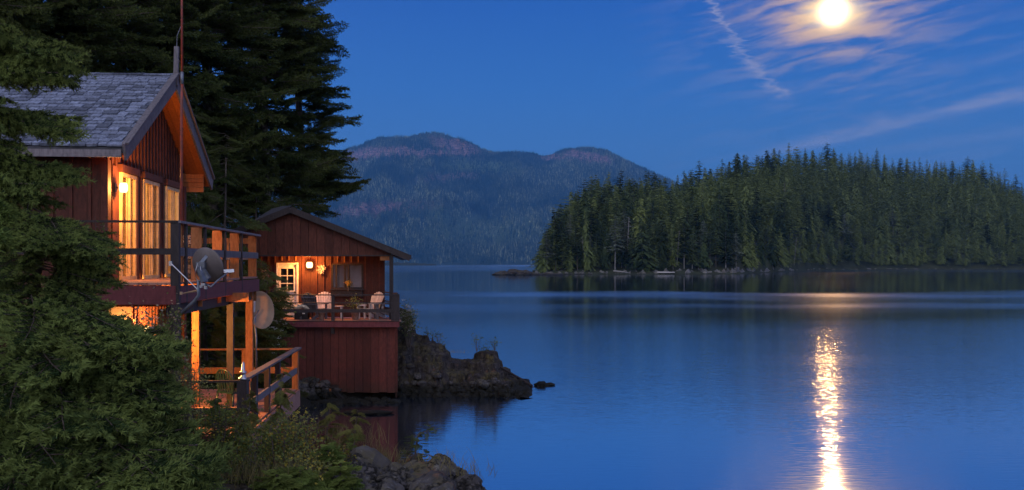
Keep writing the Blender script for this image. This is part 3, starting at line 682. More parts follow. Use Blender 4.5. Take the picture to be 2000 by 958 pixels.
# battens
s = .09
while s < WS:
    inside = [o_ for o_ in openings if o_[0] - .09 < s < o_[1] + .09]
    z0 = (H + 1.86) if inside else ZD - .02
    cpiece('batten', 'red_wood', (s, .018, z0), (s, .018, eave(s) - .01), .036, .05, D1)
    if not (.3 < s < 1.62): cpiece('batten', 'red_wood', (s, .018, ZL - .3), (s, .018, ZD - .36), .036, .05, D1)
    s += .235
for t in np.arange(-.25, -6, -.32): cpiece('batten', 'red_wood', (-.018, t, ZL), (-.018, t, H + 1.86), .05, .036, D1)
cpiece('corner_trim', 'red_wood', (-.02, .03, ZL - .3), (-.02, .03, H + 1.84), .12, .14)
cpiece('corner_trim', 'red_wood', (WS + .02, .03, ZL - .3), (WS + .02, .03, H + 1.8), .12, .14)
cpiece('wall_trim', 'red_wood', (.47, .022, ZD), (.47, .022, H + 1.78), .044, .30, D1)
# glass doors
for s0, s1, z0, z1 in openings:
    door = thing('glass_door', None, None); door.parent = cabin; door.location = C(s0, 0, z0) - cabin.location
    for a, b_, w_ in (((s0 + .03, .0, z0), (s0 + .03, .0, z1), .07), ((s1 - .03, .0, z0), (s1 - .03, .0, z1), .07), (((s0 + s1) / 2, -.03, z0), ((s0 + s1) / 2, -.03, z1), .06), (((s0 + s1) / 2 + .05, .01, z0 + .03), ((s0 + s1) / 2 + .05, .01, z1 - .03), .05)):
        piece('frame', 'cream', door, C(*a), C(*b_), .09, w_, D1)
    piece('frame', 'cream', door, C(s0, .005, z1 - .035), C(s1, .005, z1 - .035), .1, .07); piece('frame', 'cream', door, C(s0, .005, z0 + .035), C(s1, .005, z0 + .035), .1, .07)
    piece('lintel', 'red_wood', door, C(s0 - .1, .045, z1 + .075), C(s1 + .1, .045, z1 + .075), .09, .13)
    piece('jamb', 'red_wood', door, C(s1 + .05, .03, z0), C(s1 + .05, .03, z1), .07, .09, D1)
    gb = MB(); gb.add([C(s0 + .06, -.01, z0 + .07), C(s1 - .06, -.01, z0 + .07), C(s1 - .06, -.01, z1 - .07), C(s0 + .06, -.01, z1 - .07)], [(0, 1, 2, 3)]); gb.build('pane', 'glass', door)
    for (u0, u1) in (((s0 + .05, s0 + .24), (s1 - .36, s1 - .05)) if s0 < 1 else ((s0 + .06, s0 + .40), (s1 - .42, s1 - .05))):
        cb = MB(); n = 26; row = []
        for i in range(n + 1):
            u = u0 + (u1 - u0) * i / n; dep = -.22 + .035 * math.sin(i * 1.55) + .01 * math.sin(i * 4.1)
            row.append((u, dep))
        vs = [C(u, d_, z) for z in (z0 + .05, z1 - .05) for u, d_ in row]
        cb.add(vs, [(i, i + 1, n + 2 + i, n + 1 + i) for i in range(n)]); cb.build('curtain', 'curtain', door, True)
door = thing('lit_door', None, None); door.parent = cabin; door.location = C(.35, 0, ZL) - cabin.location
for a, b_ in (((.38, .02, ZL), (.38, .02, ZL + 2)), ((1.52, .02, ZL), (1.52, .02, ZL + 2)), ((.95, .02, ZL), (.95, .02, ZL + 2))): piece('frame', 'cedar', door, C(*a), C(*b_), .1, .08, D1)
gb = MB(); gb.add([C(.4, -.02, ZL + .05), C(1.5, -.02, ZL + .05), C(1.5, -.02, ZL + 1.97), C(.4, -.02, ZL + 1.97)], [(0, 1, 2, 3)]); gb.build('pane', 'glass', door)
# a lamp standing inside the nearest door, and hanging cords
for (s, t, z) in ((1.12, -.9, ZD + 1.0), (1.3, -2.2, ZD + 1.35), (2.65, -1.5, ZD + 1.15)):
    lt = thing('table_lamp', {1.12: 'bright table lamp glowing inside the nearest glass door', 1.3: 'small yellow lamp glowing deeper inside the nearest glass door', 2.65: 'lamp glowing inside the middle glass door'}[s], 'lamp', C(s, t, ZD), None)
    b = MB(); m = Matrix.Translation(C(s, t, 0)); b.lathe([(.0, ZD + .02), (.13, ZD + .02), (.13, ZD + .05), (.02, ZD + .1), (.018, z - .12), (.001, z - .12)], 12, 0, m); b.build('base', 'dark_wood', lt)
    b = MB(); b.lathe([(.11, z - .17), (.075, z + .17)], 14, 0, m); b.build('shade', 'bulb', lt)
def point(name, loc, e, col=(1, .52, .17), r=.06):
    l = bpy.data.lights.new(name, 'POINT'); l.energy = e; l.color = col; l.shadow_soft_size = r; o = link(bpy.data.objects.new(name, l)); o.location = loc; return o
point('room_light', C(1.6, -1.6, ZD + 1.9), 380); point('room_light', C(4.2, -1.8, ZD + 1.9), 380)
point('room_light', C(1.5, -1.6, ZL + 1.7), 200)
# roof: two slabs, fascia, rake boards, soffit
RS0, RS1, RM, TF, TB = -.5, 6.5, 3.0, .47, -9.5
zE, zA = H + 1.85, H + 3.72
def slab(mb, s0, z0, s1, z1, t0, t1, th):
    vs = [C(s, t, z + k) for k in (0, th) for s, z, t in ((s0, z0, t0), (s1, z1, t0), (s1, z1, t1), (s0, z0, t1))]
    mb.add(vs, [(3, 2, 1, 0), (4, 5, 6, 7), (0, 1, 5, 4), (1, 2, 6, 5), (2, 3, 7, 6), (3, 0, 4, 7)])
b = MB(); slab(b, RS0, zE + .06, RM, zA + .06, TF, TB, .10); slab(b, RS1, zE + .06, RM + .002, zA + .06, TF, TB, .10); b.build('roof', 'roof_felt', cabin)
# soffit boards of the overhang, one by one
for (s0, z0, s1, z1) in ((RS0, zE, RM, zA), (RS1, zE, RM, zA)):
    for i in range(3):
        t = TF - .10 - i * .155; cpiece('soffit_board', 'soffit', (s0 + (.04 if s0 < 1 else -.04), t, z0 + .035), (s1, t, z1 + .035), .15, .03)
for i in range(4): z = H + 1.755 + i * .112; cpiece('eave_board', 'soffit', (6.0 + .002 * (i % 2), TF - .06, z), (6.0 + .002 * (i % 2), -8.5, z), .03, .106)
for (s0, s1) in ((RS0 - .03, RM), (RS1 + .03, RM)):
    cpiece('rake_board', 'grey_wood', (s0, TF + .022, zE + .07), (s1, TF + .022, zA + .075), .045, .30, (0, 0, 1))
    cpiece('rake_cap', 'grey_wood', (s0, TF + .04, zE + .215), (s1, TF + .04, zA + .235), .12, .035)
cpiece('fascia', 'grey_wood', (RS0 - .03, TF - .03, zE + .05), (RS0 - .03, TB, zE + .05), .04, .13)
cpiece('finial', 'grey_wood', (RM - .02, TF + .03, zA - .02), (RM - .02, TF + .05, zA + .78), .09, .09, D1)
# shingles, row by row up the slope that faces the inlet mouth
slope = Vector((0, RM - RS0, zA - zE)); Ls = slope.length; rows = 23; rr = random.Random(3)
sl = []
for i in range(rows):
    t = TF + .02 - rr.random() * .12
    while t > -5.6:
        wd = rr.choice([.10, .13, .16, .20, .25]) * 1.05; sl.append((i, t, wd)); t -= wd + .016
nvis = 0; far_ = MB(); nd = (C(RM, 0, zA) - C(RS0, 0, zE)).normalized(); nn = nd.cross(U).normalized(); nn = nn if nn.z > 0 else -nn
def shingle_at(i, t, wd):
    f0 = (i - .12 + rr.uniform(-.16, .16)) / rows; f1 = min(1.0, f0 + 1.75 / rows)
    a = C(RS0, t - wd / 2, zE + .16).lerp(C(RM, t - wd / 2, zA + .16), f0) + nn * .042; c = C(RS0, t - wd / 2, zE + .16).lerp(C(RM, t - wd / 2, zA + .16), f1) + nn * .010
    return a, c
order = sorted(sl, key=lambda q: q[1] < -3.2)
for i, t, wd in sl:
    a, c = shingle_at(i, t, wd); th = rr.uniform(.024, .05)
    if nvis < 290 and t > -2.3 + rr.uniform(-.05, .05): piece('shingle', 'shingle', cabin, a, c, wd, th, nn); nvis += 1
    else: far_.beam(a, c, wd, th, 0, nn)
far_.build('shingles', 'shingle', cabin)['kind'] = 'stuff'
for t in np.arange(TF, -5.6, -.30): cpiece('ridge_cap', 'shingle', (RM - .07, t, zA + .185 + rr.uniform(0, .02)), (RM - .05, t - .34, zA + .19), .16, .03, (0, -.25, 1))

# wall lamps: bracket, glass, and the light they throw
def wall_lamp(label, loc, out, e, r=.075, hgt=.17, soft=.07):
    t = thing('wall_lamp', label, 'wall lamp', loc); loc = Vector(loc); out = Vector(out).normalized()
    b = MB(); b.beam(loc - out * .0, loc + out * .03, .11, .16); b.build('backplate', 'black_plastic', t)
    b = MB(); b.tube([loc + out * .03, loc + out * .09, loc + out * .12 + Vector((0, 0, .02))], .014, 6); b.build('bracket', 'black_plastic', t)
    c = loc + out * .16; b = MB(); m = Matrix.Translation(c)
    b.lathe([(.001, -hgt / 2), (r * .7, -hgt / 2), (r, -hgt / 4), (r, hgt / 4), (r * .75, hgt / 2), (.001, hgt / 2)], 14, 0, m); b.build('lamp_glass', 'lamp_glass', t, True)
    point('lamp_light', c + out * (r + .03), e * .8, (1, .40, .085), soft)
wall_lamp('bright wall lamp near the corner of the upper cabin, left of the glass doors', C(.40, .045, H + 1.38), U, 330)
wall_lamp('wall lamp beside the lower door, under the upper deck', C(1.9, .045, ZL + 1.75), U, 1000)

# ---------------------------------------------------------------- upper deck
deck = thing('upper_deck', 'raised wooden deck with dark railing on posts along the upper cabin', 'deck', C(0, 1, ZD - .4))
T1 = 1.63; S0, S1 = -1.75, 6.15
def dp(name, mat, a, b_, w_, h_, up=(0, 0, 1)): return piece(name, mat, deck, C(*a), C(*b_), w_, h_, up)
for i in range(11): t = T1 - .06 - i * .145; dp('deck_board', 'deck_wood', (S0, t, ZD - .02), (S1, t, ZD - .02), .138, .036)
for i in range(11): s = S0 + .08 + i * .145; dp('deck_board', 'deck_wood', (s, .02, ZD - .021), (s, -5.5, ZD - .021), .138, .036)
dp('fascia', 'fascia', (S0 - .02, T1 + .03, ZD - .20), (S0 - .02, -5.5, ZD - .20), .045, .30); dp('fascia', 'fascia', (S0 - .02, T1 + .03, ZD - .20), (S1, T1 + .03, ZD - .20), .045, .28)
for s in (.3, 2.0, 3.8, 5.6, 6.08): dp('joist', 'cedar', (s, T1 - .01, ZD - .30), (s, -.0, ZD - .30), .06, .34)
dp('beam', 'cedar', (6.05, T1 + .0, ZD - .44), (6.05, -.9, ZD - .44), .09, .28); dp('beam', 'dark_wood', (S0 + .1, T1 - .12, ZD - .46), (S1 - .1, T1 - .12, ZD - .46), .08, .18)
# railing in front, then along the water side
RZ = ZD + .98
dp('top_rail', 'dark_wood', (S0, T1 + .05, RZ), (S0, -4.5, RZ), .10, .035); dp('mid_rail', 'dark_wood', (S0, T1, ZD + .50), (S0, -4.5, ZD + .50), .04, .10)
dp('top_rail', 'grey_wood', (S0 + .02, T1 + .02, RZ), (S1, T1 + .02, RZ - .0), .15, .04); dp('mid_rail', 'grey_wood', (S0, T1 + .01, ZD + .50), (S1, T1 + .01, ZD + .50), .04, .14)
dp('post', 'dark_wood', (S0 + .03, T1 + .01, .9), (S0 + .03, T1 + .01, RZ - .02), .13, .13, D1)
dp('post', 'dark_wood', (S0 + .05, -1.6, ZD - .3), (S0 + .05, -1.6, RZ - .02), .10, .10, D1)
for s in (S0 + .55, .25, 2.05, 3.85, S1 - .06): dp('rail_post', 'cedar', (s, T1 - .10, ZD - .02), (s, T1 - .10, RZ - .02), .045, .19, U); 
for s in (S0 + .62, .32, 2.12, 3.92): dp('rail_post', 'dark_wood', (s, T1 + .032, ZD - .34), (s, T1 + .032, RZ - .02), .045, .09, D1)
dp('far_rail', 'cedar', (S1 - .03, T1 - .1, RZ - .13), (S1 - .03, .1, RZ - .13), .05, .13); dp('far_post', 'cedar', (S1 + .02, .95, ZD), (S1 + .02, .95, RZ - .1), .05, .08); dp('far_post', 'cedar', (S1 + .02, .2, ZD), (S1 + .02, .2, RZ - .1), .05, .08); dp('far_rail', 'grey_wood', (S1 - .03, T1 - .1, ZD + .45), (S1 - .03, .1, ZD + .45), .05, .10)
def gp(px, Y, w_, mat, z1=ZD - .32, name='support_post', z0=None):
    p = P(px, 516, Y); z0 = ground_z(p.x, p.y) - .2 if z0 is None else z0
    return piece(name, mat, deck, (p.x, p.y, z0), (p.x, p.y, z1), w_, w_, D1)
gp(383, 20.6, .14, 'cedar', ZD - .30); gp(450, 20.9, .13, 'dark_wood', ZD - .02); gp(487.5, 23.6, .16, 'cedar', ZD - .30)
gp(320, 17.6, .15, 'cedar', ZD - .5); 
piece('brace', 'cedar', deck, P(478, 571, 23.5), P(487, 590, 23.5), .05, .10); piece('beam', 'cedar', deck, P(352, 581, 20.5), P(486, 581, 20.62), .07, .19)
piece('beam', 'cedar', deck, P(360, 572, 23.3), P(495, 572, 23.55), .07, .10)

# stack of dark trays on the deck
t = thing('crab_trap_stack', 'stack of round ribbed traps behind the deck rail above the dish', 'traps', P(373, 540, 20.0))
z = ZD
for i in range(9):
    b = MB(); c = P(373, 516, 20.0); m = Matrix.Translation((c.x + .01 * (i % 2), c.y, z))
    b.lathe([(.125, 0), (.15, .012), (.15, .03), (.13, .045), (.125, .09)], 18, 0, m)
    for k in range(9): a = k / 9 * 6.28; b.box((c.x + math.cos(a) * .135, c.y + math.sin(a) * .135, z + .065), (.03, .03, .05))
    b.build('trap', 'chair_dark' if i % 3 else 'black_plastic', t); z += .098

# flagpole
fp = MB(); c = P(354.5, 516, 16.9); fp.tube([(c.x, c.y, ZD - .02), (c.x, c.y, H + 2.6), (c.x + .01, c.y, H + 3.05)], [.026, .024, .022], 10); fpo = thing('flagpole', 'tall thin rusty pole rising in front of the gable of the upper cabin', 'pole', (c.x, c.y, ZD))
fp.build('pole', 'rust', fpo, True)
b = MB(); b.tube([(c.x + .01, c.y, H + 3.05), (c.x + .01, c.y, H + 3.26)], .027, 10); b.build('sleeve', 'metal_grey', fpo, True)
b = MB(); b.tube([(c.x + .01, c.y, H + 3.26), (c.x, c.y, H + 5.6)], [.021, .017], 10); b.build('upper_pole', 'rust', fpo, True)
b = MB(); pts = [P(353, 52, 16.9), P(346, 70, 16.9), P(345, 95, 16.9), P(347, 115, 16.9), P(352, 122, 16.9)]; b.tube(pts, .006, 5); b.build('halyard', 'metal_grey', fpo, True)

# satellite dish seen from behind
def dish(label, ctr, axis, r, back, front, parent_extra=None):
    t = thing('satellite_dish', label, 'satellite dish', ctr); ax = Vector(axis).normalized(); rot = beam_rot(ax).to_4x4(); m = Matrix.Translation(ctr) @ rot
    pr = [(.001, 0)] + [(r * k / 9, .30 * r * (k / 9) ** 2) for k in range(1, 10)]
    b = MB(); b.lathe(pr + [(r * 1.02, .30 * r), (r * 1.02, .28 * r)] + [(q, z_ - .018) for q, z_ in pr[::-1]], 40, 0, m); b.build('reflector', back, t, True)
    return t, m, ax
ctr = P(400, 521, 15.7)
t, m, ax = dish('round grey-brown satellite dish seen from behind at the deck corner', ctr, (.35, .92, .30), .285, 'dish_back', 'dish_back')
b = MB(); mc = P(398, 548, 15.55); b.box(P(393, 518, 15.6), (.13, .10, .09)); b.beam(P(392, 514, 15.62), P(404, 500, 15.66), .05, .05); b.beam(P(390, 522, 15.55), P(400, 552, 15.5), .10, .06); b.beam(P(396, 526, 15.58), P(408, 545, 15.55), .06, .06); b.build('mount', 'metal_grey', t)
b = MB(); b.tube([P(386, 515, 15.5), P(381, 532, 15.48), P(384, 546, 15.5), P(390, 549, 15.5), P(394, 538, 15.5), P(391, 520, 15.5)], .006, 6); b.build('cable', 'chrome', t, True)
b = MB(); b.tube([P(402, 556, 15.5), P(412, 561, 15.5), P(425, 548, 15.6), P(445, 533, 15.75)], [.016, .018, .014, .012], 7); b.build('feed_arm', 'metal_grey', t, True)
b = MB(); b.beam(P(437, 530, 15.75), P(457, 529, 15.8), .055, .05); b.tube([P(436, 530, 15.74), P(441, 530, 15.76)], .026, 8); b.build('receiver', 'chrome', t)
b = MB(); b.box(P(397, 556, 15.45), (.06, .05, .04)); b.box(P(402, 562, 15.45), (.045, .05, .05)); b.box(P(393, 560, 15.45), (.04, .04, .04)); b.build('clamp', 'chrome', t)
b = MB(); b.tube([P(388, 548, 15.6), P(388, 577, 15.6), P(381, 587, 15.6), P(354, 613, 15.65)], .028, 10); b.build('mast', 'metal_grey', t, True)
b = MB(); b.tube([P(335, 516, 15.75), P(386, 566, 15.62)], .010, 6); b.box(P(333.5, 515, 15.85), (.05, .05, .075)); b.build('stay', 'chrome', t)
b = MB(); b.tube([P(355, 574, 15.9), P(386, 568, 15.62)], [.008, .020], 6); b.box(P(354, 573, 15.9), (.035, .04, .05)); b.build('stay', 'dish_cream', t)
ctr = P(502, 607, 24.6)
t, m, ax = dish('large cream satellite dish partly behind the deck support post', ctr, (.80, -.42, .12), .46, 'dish_cream', 'dish_cream')
b = MB(); b.tube([P(505, 607, 24.5), P(497, 622, 24.4), P(500, 660, 24.4), P(500, 720, 24.4)], [.02, .03, .03, .03], 8); b.build('mast', 'metal_grey', t, True)
b = MB(); b.beam(P(496, 585, 24.45), P(495, 610, 24.45), .05, .30, 0, D1); b.build('rib', 'white', t)

# ---------------------------------------------------------------- lower deck
low = thing('lower_deck', 'lower wooden deck with pinkish boards and railing below the upper deck', 'deck', (-6.5, 21, ZL - .4))
A, B = Vector((-4.86, 18.0, 0)), Vector((-5.29, 24.5, 0)); dl = (B - A).normalized(); lv = Vector((dl.y, -dl.x, 0))
def LP(s, t, z): return A + dl * s + lv * t + Vector((0, 0, z))
LS = (B - A).length
s = .07
while s < LS: piece('deck_board', 'deck_wood', low, LP(s, 0, ZL - .02), LP(s, -4.9 if s > .2 else -4.6, ZL - .02 + rnd.uniform(-.004, .004)), .132, .036); s += .142
def lp(name, mat, a, b_, w_, h_, up=(0, 0, 1)): return piece(name, mat, low, LP(*a), LP(*b_), w_, h_, up)
lp('fascia', 'fascia', (-.03, .05, ZL - .23), (-.03, -4.8, ZL - .23), .05, .40); lp('fascia', 'deck_wood', (-.03, .05, ZL - .23), (LS, .05, ZL - .23), .05, .40)
lp('top_rail', 'grey_wood', (-.05, .03, H - 2.07), (LS + .05, .03, H - 2.07), .15, .04); lp('mid_rail', 'grey_wood', (0, .0, ZL + .45), (LS, .0, ZL + .45), .04, .14)
lp('top_rail', 'dark_wood', (0, 0, H - 2.12), (0, -4.8, H - 2.12), .10, .035); lp('mid_rail', 'dark_wood', (.0, .0, ZL + .40), (.0, -4.8, ZL + .40), .04, .12)
lp('top_rail', 'cedar', (LS, 0, H - 2.09), (LS, -2.75, H - 2.09), .10, .04); lp('mid_rail', 'cedar', (LS, 0, ZL + .45), (LS, -2.75, ZL + .45), .04, .15)
lp('post', 'dark_wood', (0, 0, ZL - 1.6), (0, 0, H - 2.10), .18, .18)
for s in (1.25, 2.6, 3.9): lp('post', 'dark_wood', (s, -.03, ZL - .3), (s, -.03, H - 2.09), .10, .12)
lp('post', 'cedar', (LS - .05, -.03, ZL - .4), (LS - .05, -.03, H - 2.09), .14, .14); lp('post', 'cedar', (LS, -1.28, ZL), (LS, -1.28, H - 2.09), .10, .10); lp('post', 'cedar', (LS, -2.6, ZL), (LS, -2.6, H - 2.09), .10, .10)
lp('support_post', 'cedar', (.25, -.3, .2), (.25, -.3, ZL - .25), .14, .14); lp('support_post', 'cedar', (LS - .3, -.3, -.1), (LS - .3, -.3, ZL - .25), .14, .14)
# raised step
for i in range(6): piece('step_board', 'deck_wood', low, LP(.9 + i * .145, -.35, ZL + .22), LP(.9 + i * .145, -1.9, ZL + .22), .138, .036)
piece('step_riser', 'dark_wood', low, LP(.86, -.35, ZL + .10), LP(.86, -1.9, ZL + .10), .04, .2); piece('step_riser', 'dark_wood', low, LP(.86, -.35, ZL + .10), LP(1.7, -.35, ZL + .10), .04, .2)
# post cap lamp
c = LP(0, 0, H - 2.10); b = MB(); m = Matrix.Translation(c + Vector((0, 0, 0)))
b.lathe([(.001, 0), (.075, 0), (.085, .02), (.085, .045), (.045, .06), (.045, .12), (.06, .13), (.06, .15), (.034, .17), (.026, .30), (.012, .33), (.001, .335)], 16, 0, m)
tag(b.build('post_finial', 'chrome', None, True), 'shiny pointed metal cap on the near corner post of the lower deck', 'post cap')

# green plastic armchair
def plastic_chair(loc, rz):
    t = thing('plastic_chair', 'dark green plastic armchair with rounded back on the lower deck', 'chair', loc, None, rz)
    b = MB(); b.box((0, 0, .42), (.46, .46, .03)); b.build('seat', 'green_plastic', t, local=True)
    n = 11; rim = [Vector((math.sin(a) * .25, .20 + .09 * math.sin((k / (n - 1)) * math.pi), .48 + .42 * max(0, math.cos(a)) ** .55 if abs(a) < 1.56 else .48)) for k, a in [(k, -1.57 + 3.14 * k / (n - 1)) for k in range(n)]]
    b = MB(); b.tube(rim, .018, 6); b.build('back_rim', 'green_plastic', t, True, True)
    for k in range(1, n - 1):
        p = rim[k]; b = MB(); b.beam((p.x * .85, .2, .43), p, .032, .010, 0, (0, 1, 0)); b.build('back_slat', 'green_plastic', t, local=True)
    for sx in (-1, 1):
        b = MB(); b.tube([(sx * .25, .2, .66), (sx * .28, 0, .66), (sx * .28, -.2, .65), (sx * .27, -.24, .6), (sx * .25, -.25, 0)], .02, 6); b.build('arm', 'green_plastic', t, True, True)
        b = MB(); b.tube([(sx * .22, .2, .42), (sx * .25, .27, 0)], .02, 6); b.build('leg', 'green_plastic', t, True, True)
p = P(455, 516, 20.6); plastic_chair((p.x, p.y, ZL), R(150))

# ================================================================== lower cabin
SK = -.15
def L2(x, y, z): return Vector((x + SK * (y - 36), y, z))
def px2x(px, Y): return (px - CX) / F * Y
cab2 = thing('boathouse_cabin', 'low dark red cabin on a boarded base at the waterline', 'cabin', (-7.2, 38, .3))
Z2 = H - 2.03; YG, YW, YB = 36.5, 38.0, 35.85
xr = px2x(751, YW); xl = px2x(478, YW); xbl, xbr = px2x(520, YB), px2x(777, YB)
wl = MB()
def panel(mb, x0, x1, z0, z1, y, th=.12): mb.box(((x0 + x1) / 2, y + th / 2, (z0 + z1) / 2), (x1 - x0, th, z1 - z0))
dxa, dxb = px2x(540.5, YW), px2x(583, YW); wxa, wxb = px2x(649, YW), px2x(708, YW); wz0, wz1 = H - (563 - 516) / F * YW, H - (517 - 516) / F * YW
zt = H + .60
panel(wl, xl, dxa, Z2, zt, YW); panel(wl, dxa, dxb, H + .02, zt, YW); panel(wl, dxb, wxa, Z2, zt, YW); panel(wl, wxa, wxb, Z2, wz0, YW); panel(wl, wxa, wxb, wz1, zt, YW); panel(wl, wxb, xr, Z2, zt, YW)
for xe in (xr, xl):                                    # side walls, going back
    vs = [Vector((xe + dx_ + SK * (y - YW), y, z)) for y in (YW + .12, YW + 7.5) for dx_ in ((-.12, 0) if xe == xr else (0, .12)) for z in (.2, zt)]
    wl.add(vs, [(0, 1, 3, 2), (4, 6, 7, 5), (0, 4, 5, 1), (2, 3, 7, 6), (1, 5, 7, 3), (0, 2, 6, 4)])
wl.build('wall', 'red_wood', cab2)
def p2(name, mat, a, b_, w_, h_, up=(0, 0, 1), parent=None): return piece(name, mat, parent or cab2, a, b_, w_, h_, up)
x = xl + .1; FY = Vector((0, -1, 0))
while x < xr:
    top = H + .38
    if dxa - .05 < x < dxb + .05: p2('batten', 'cedar', (x, YW - .02, H + .12), (x, YW - .02, top), .045, .035, FY)
    elif wxa - .05 < x < wxb + .05: p2('batten', 'cedar', (x, YW - .02, wz1 + .08), (x, YW - .02, top), .045, .035, FY)
    else: p2('batten', 'red_wood', (x, YW - .02, Z2), (x, YW - .02, top), .05, .035, FY)
    x += .265
# door
dr = thing('door', None, None); dr.parent = cab2; dr.location = Vector((dxa, YW, Z2)) - cab2.location
for a, b_ in (((dxa + .03, YW - .01, Z2), (dxa + .03, YW - .01, H + .02)), ((dxb - .03, YW - .01, Z2), (dxb - .03, YW - .01, H + .02))): piece('frame', 'white', dr, a, b_, .06, .10, FY)
piece('frame', 'white', dr, (dxa, YW - .012, H + .01), (dxb, YW - .012, H + .01), .06, .07)
lx0, lx1 = dxa + .07, dxb - .06; zw0, zw1 = H - 53 / F * YW, H - 8 / F * YW
b = MB(); gx0, gx1 = px2x(547, YW), px2x(575, YW)
panel(b, lx0, gx0, Z2 + .02, H - .03, YW + .02, .04); panel(b, gx1, lx1, Z2 + .02, H - .03, YW + .02, .04); panel(b, gx0, gx1, Z2 + .02, zw0, YW + .02, .04); panel(b, gx0, gx1, zw1, H - .03, YW + .02, .04); b.build('leaf', 'white', dr)
for x0_ in (.12, .52): b = MB(); b.box((lx0 + x0_ + .12, YW + .012, Z2 + .45), (.22, .015, .55)); b.build('door_panel', 'white', dr)
b = MB(); b.box(((gx0 + gx1) / 2, YW + .055, (zw0 + zw1) / 2), (gx1 - gx0, .01, zw1 - zw0)); b.build('dark_panel_behind', 'pane_dark', dr)  # thin dark panel stands in for the unlit room
b = MB(); b.add([(gx0, YW + .04, zw0), (gx1, YW + .04, zw0), (gx1, YW + .04, zw1), (gx0, YW + .04, zw1)], [(0, 1, 2, 3)]); b.build('pane', 'glass', dr)
piece('glazing_bar', 'white', dr, ((gx0 + gx1) / 2, YW + .015, zw0), ((gx0 + gx1) / 2, YW + .015, zw1), .03, .03, FY)
for k in (1, 2): z = zw0 + (zw1 - zw0) * k / 3; piece('glazing_bar', 'white', dr, (gx0, YW + .014, z), (gx1, YW + .014, z), .03, .03)
for (a, c_) in (((gx0, zw0), (gx1, zw0)), ((gx0, zw1), (gx1, zw1)), ((gx0, zw0), (gx0, zw1)), ((gx1, zw0), (gx1, zw1))): piece('glass_frame', 'white', dr, (a[0], YW + .005, a[1]), (c_[0], YW + .005, c_[1]), .05, .05, FY)
b = MB(); b.lathe([(.001, 0), (.032, .01), (.036, .035), (.001, .05)], 10, 0, Matrix.Translation((lx1 - .07, YW - .0, Z2 + .95)) @ Matrix.Rotation(R(90), 4, 'X')); b.build('knob', 'black_plastic', dr, True)
# window with drawn blinds
wn = thing('window', None, None); wn.parent = cab2; wn.location = Vector((wxa, YW, wz0)) - cab2.location
for a, c_ in (((wxa, wz0), (wxa, wz1)), ((wxb, wz0), (wxb, wz1)), ((wxa, wz1), (wxb, wz1)), ((wxa, wz0), (wxb, wz0)), (((wxa + wxb) / 2 + .05, wz0), ((wxa + wxb) / 2 + .05, wz1)), ((wxa + .16, wz0), (wxa + .16, wz1)), ((wxa * .47 + wxb * .53 - .12, wz0), (wxa * .47 + wxb * .53 - .12, wz1))):
    piece('frame', 'dark_wood', wn, (a[0], YW - .005, a[1]), (c_[0], YW - .005, c_[1]), .06, .07, FY)
b = MB(); b.add([(wxa, YW + .02, wz0), (wxb, YW + .02, wz0), (wxb, YW + .02, wz1), (wxa, YW + .02, wz1)], [(0, 1, 2, 3)]); b.build('pane', 'glass', wn)
for k, (u0, u1) in enumerate(((.02, .20), (.22, .50), (.58, .98))):
    b = MB(); xa, xb = wxa + (wxb - wxa) * u0, wxa + (wxb - wxa) * u1; b.box(((xa + xb) / 2, YW + .07, (wz0 + wz1) / 2), (xb - xa, .015, wz1 - wz0 - .04)); b.build('blind', 'blind', wn)
b = MB(); b.box(((wxa + wxb) / 2, YW + .10, (wz0 + wz1) / 2), (wxb - wxa, .01, wz1 - wz0)); b.build('dark_panel_behind', 'pane_dark', wn)  # room shade as a flat dark sheet behind the blinds
piece('sill', 'dark_wood', wn, (wxa - .08, YW - .05, wz0 - .06), (wxb + .08, YW - .05, wz0 - .06), .14, .05)
bx = MB(); bx.box(((wxa + wxb) / 2, YW - .10, wz0 - .22), (wxb - wxa + .05, .18, .20)); tag(bx.build('window_box', 'dark_wood'), 'long dark planter box under the window of the lower cabin', 'planter')

# gable: boards from the beam up to the rake
ax_, az_ = px2x(570, YG), H + (516 - 404) / F * YG
exl, exr = px2x(440, YG), px2x(803, YG); ezl, ezr = az_ - (ax_ - exl) * .405, az_ - (exr - ax_) * .405
def roofz(x): return az_ - abs(x - ax_) * .405
x = exl + .35; gbot = H + .32; k = 0
while x < exr - .62:
    w_ = .30; zt_ = min(roofz(x), roofz(x + w_)) - .20
    if zt_ > gbot + .03:
        b = MB(); za, zb = roofz(x) - .17, roofz(x + w_) - .17
        if x < ax_ < x + w_: za = zb = min(za, zb)
        y0 = YG + .02 + .004 * (k % 2); vs = [(x + .006, y0, gbot), (x + w_ - .006, y0, gbot), (x + w_ - .006, y0, zb), (x + .006, y0, za), (x + .006, y0 + .04, gbot), (x + w_ - .006, y0 + .04, gbot), (x + w_ - .006, y0 + .04, zb), (x + .006, y0 + .04, za)]
        b.add(vs, [(0, 1, 2, 3), (7, 6, 5, 4), (0, 4, 5, 1), (1, 5, 6, 2), (2, 6, 7, 3), (3, 7, 4, 0)]); b.build('gable_board', 'red_wood', cab2)
    x += w_; k += 1
b = MB(); b.add([(exl + .35, YG + .07, gbot + .01), (exr - .75, YG + .07, gbot + .01), (exr - .75, YG + .07, roofz(exr - .75) - .15), (ax_, YG + .07, az_ - .2), (exl + .35, YG + .07, roofz(exl + .35) - .15)], [(0, 1, 2, 3, 4)]); b.build('gable_backing', 'dark_wood', cab2)
p2('beam', 'dark_wood', (exl + .3, YG + .05, gbot - .01), (px2x(772, YG), YG + .05, gbot - .01), .10, .05)
p2('beam', 'cedar', (px2x(742, YG), YG + .1, H + .21), (px2x(763, YG), YG + .1, H + .21), .10, .17)
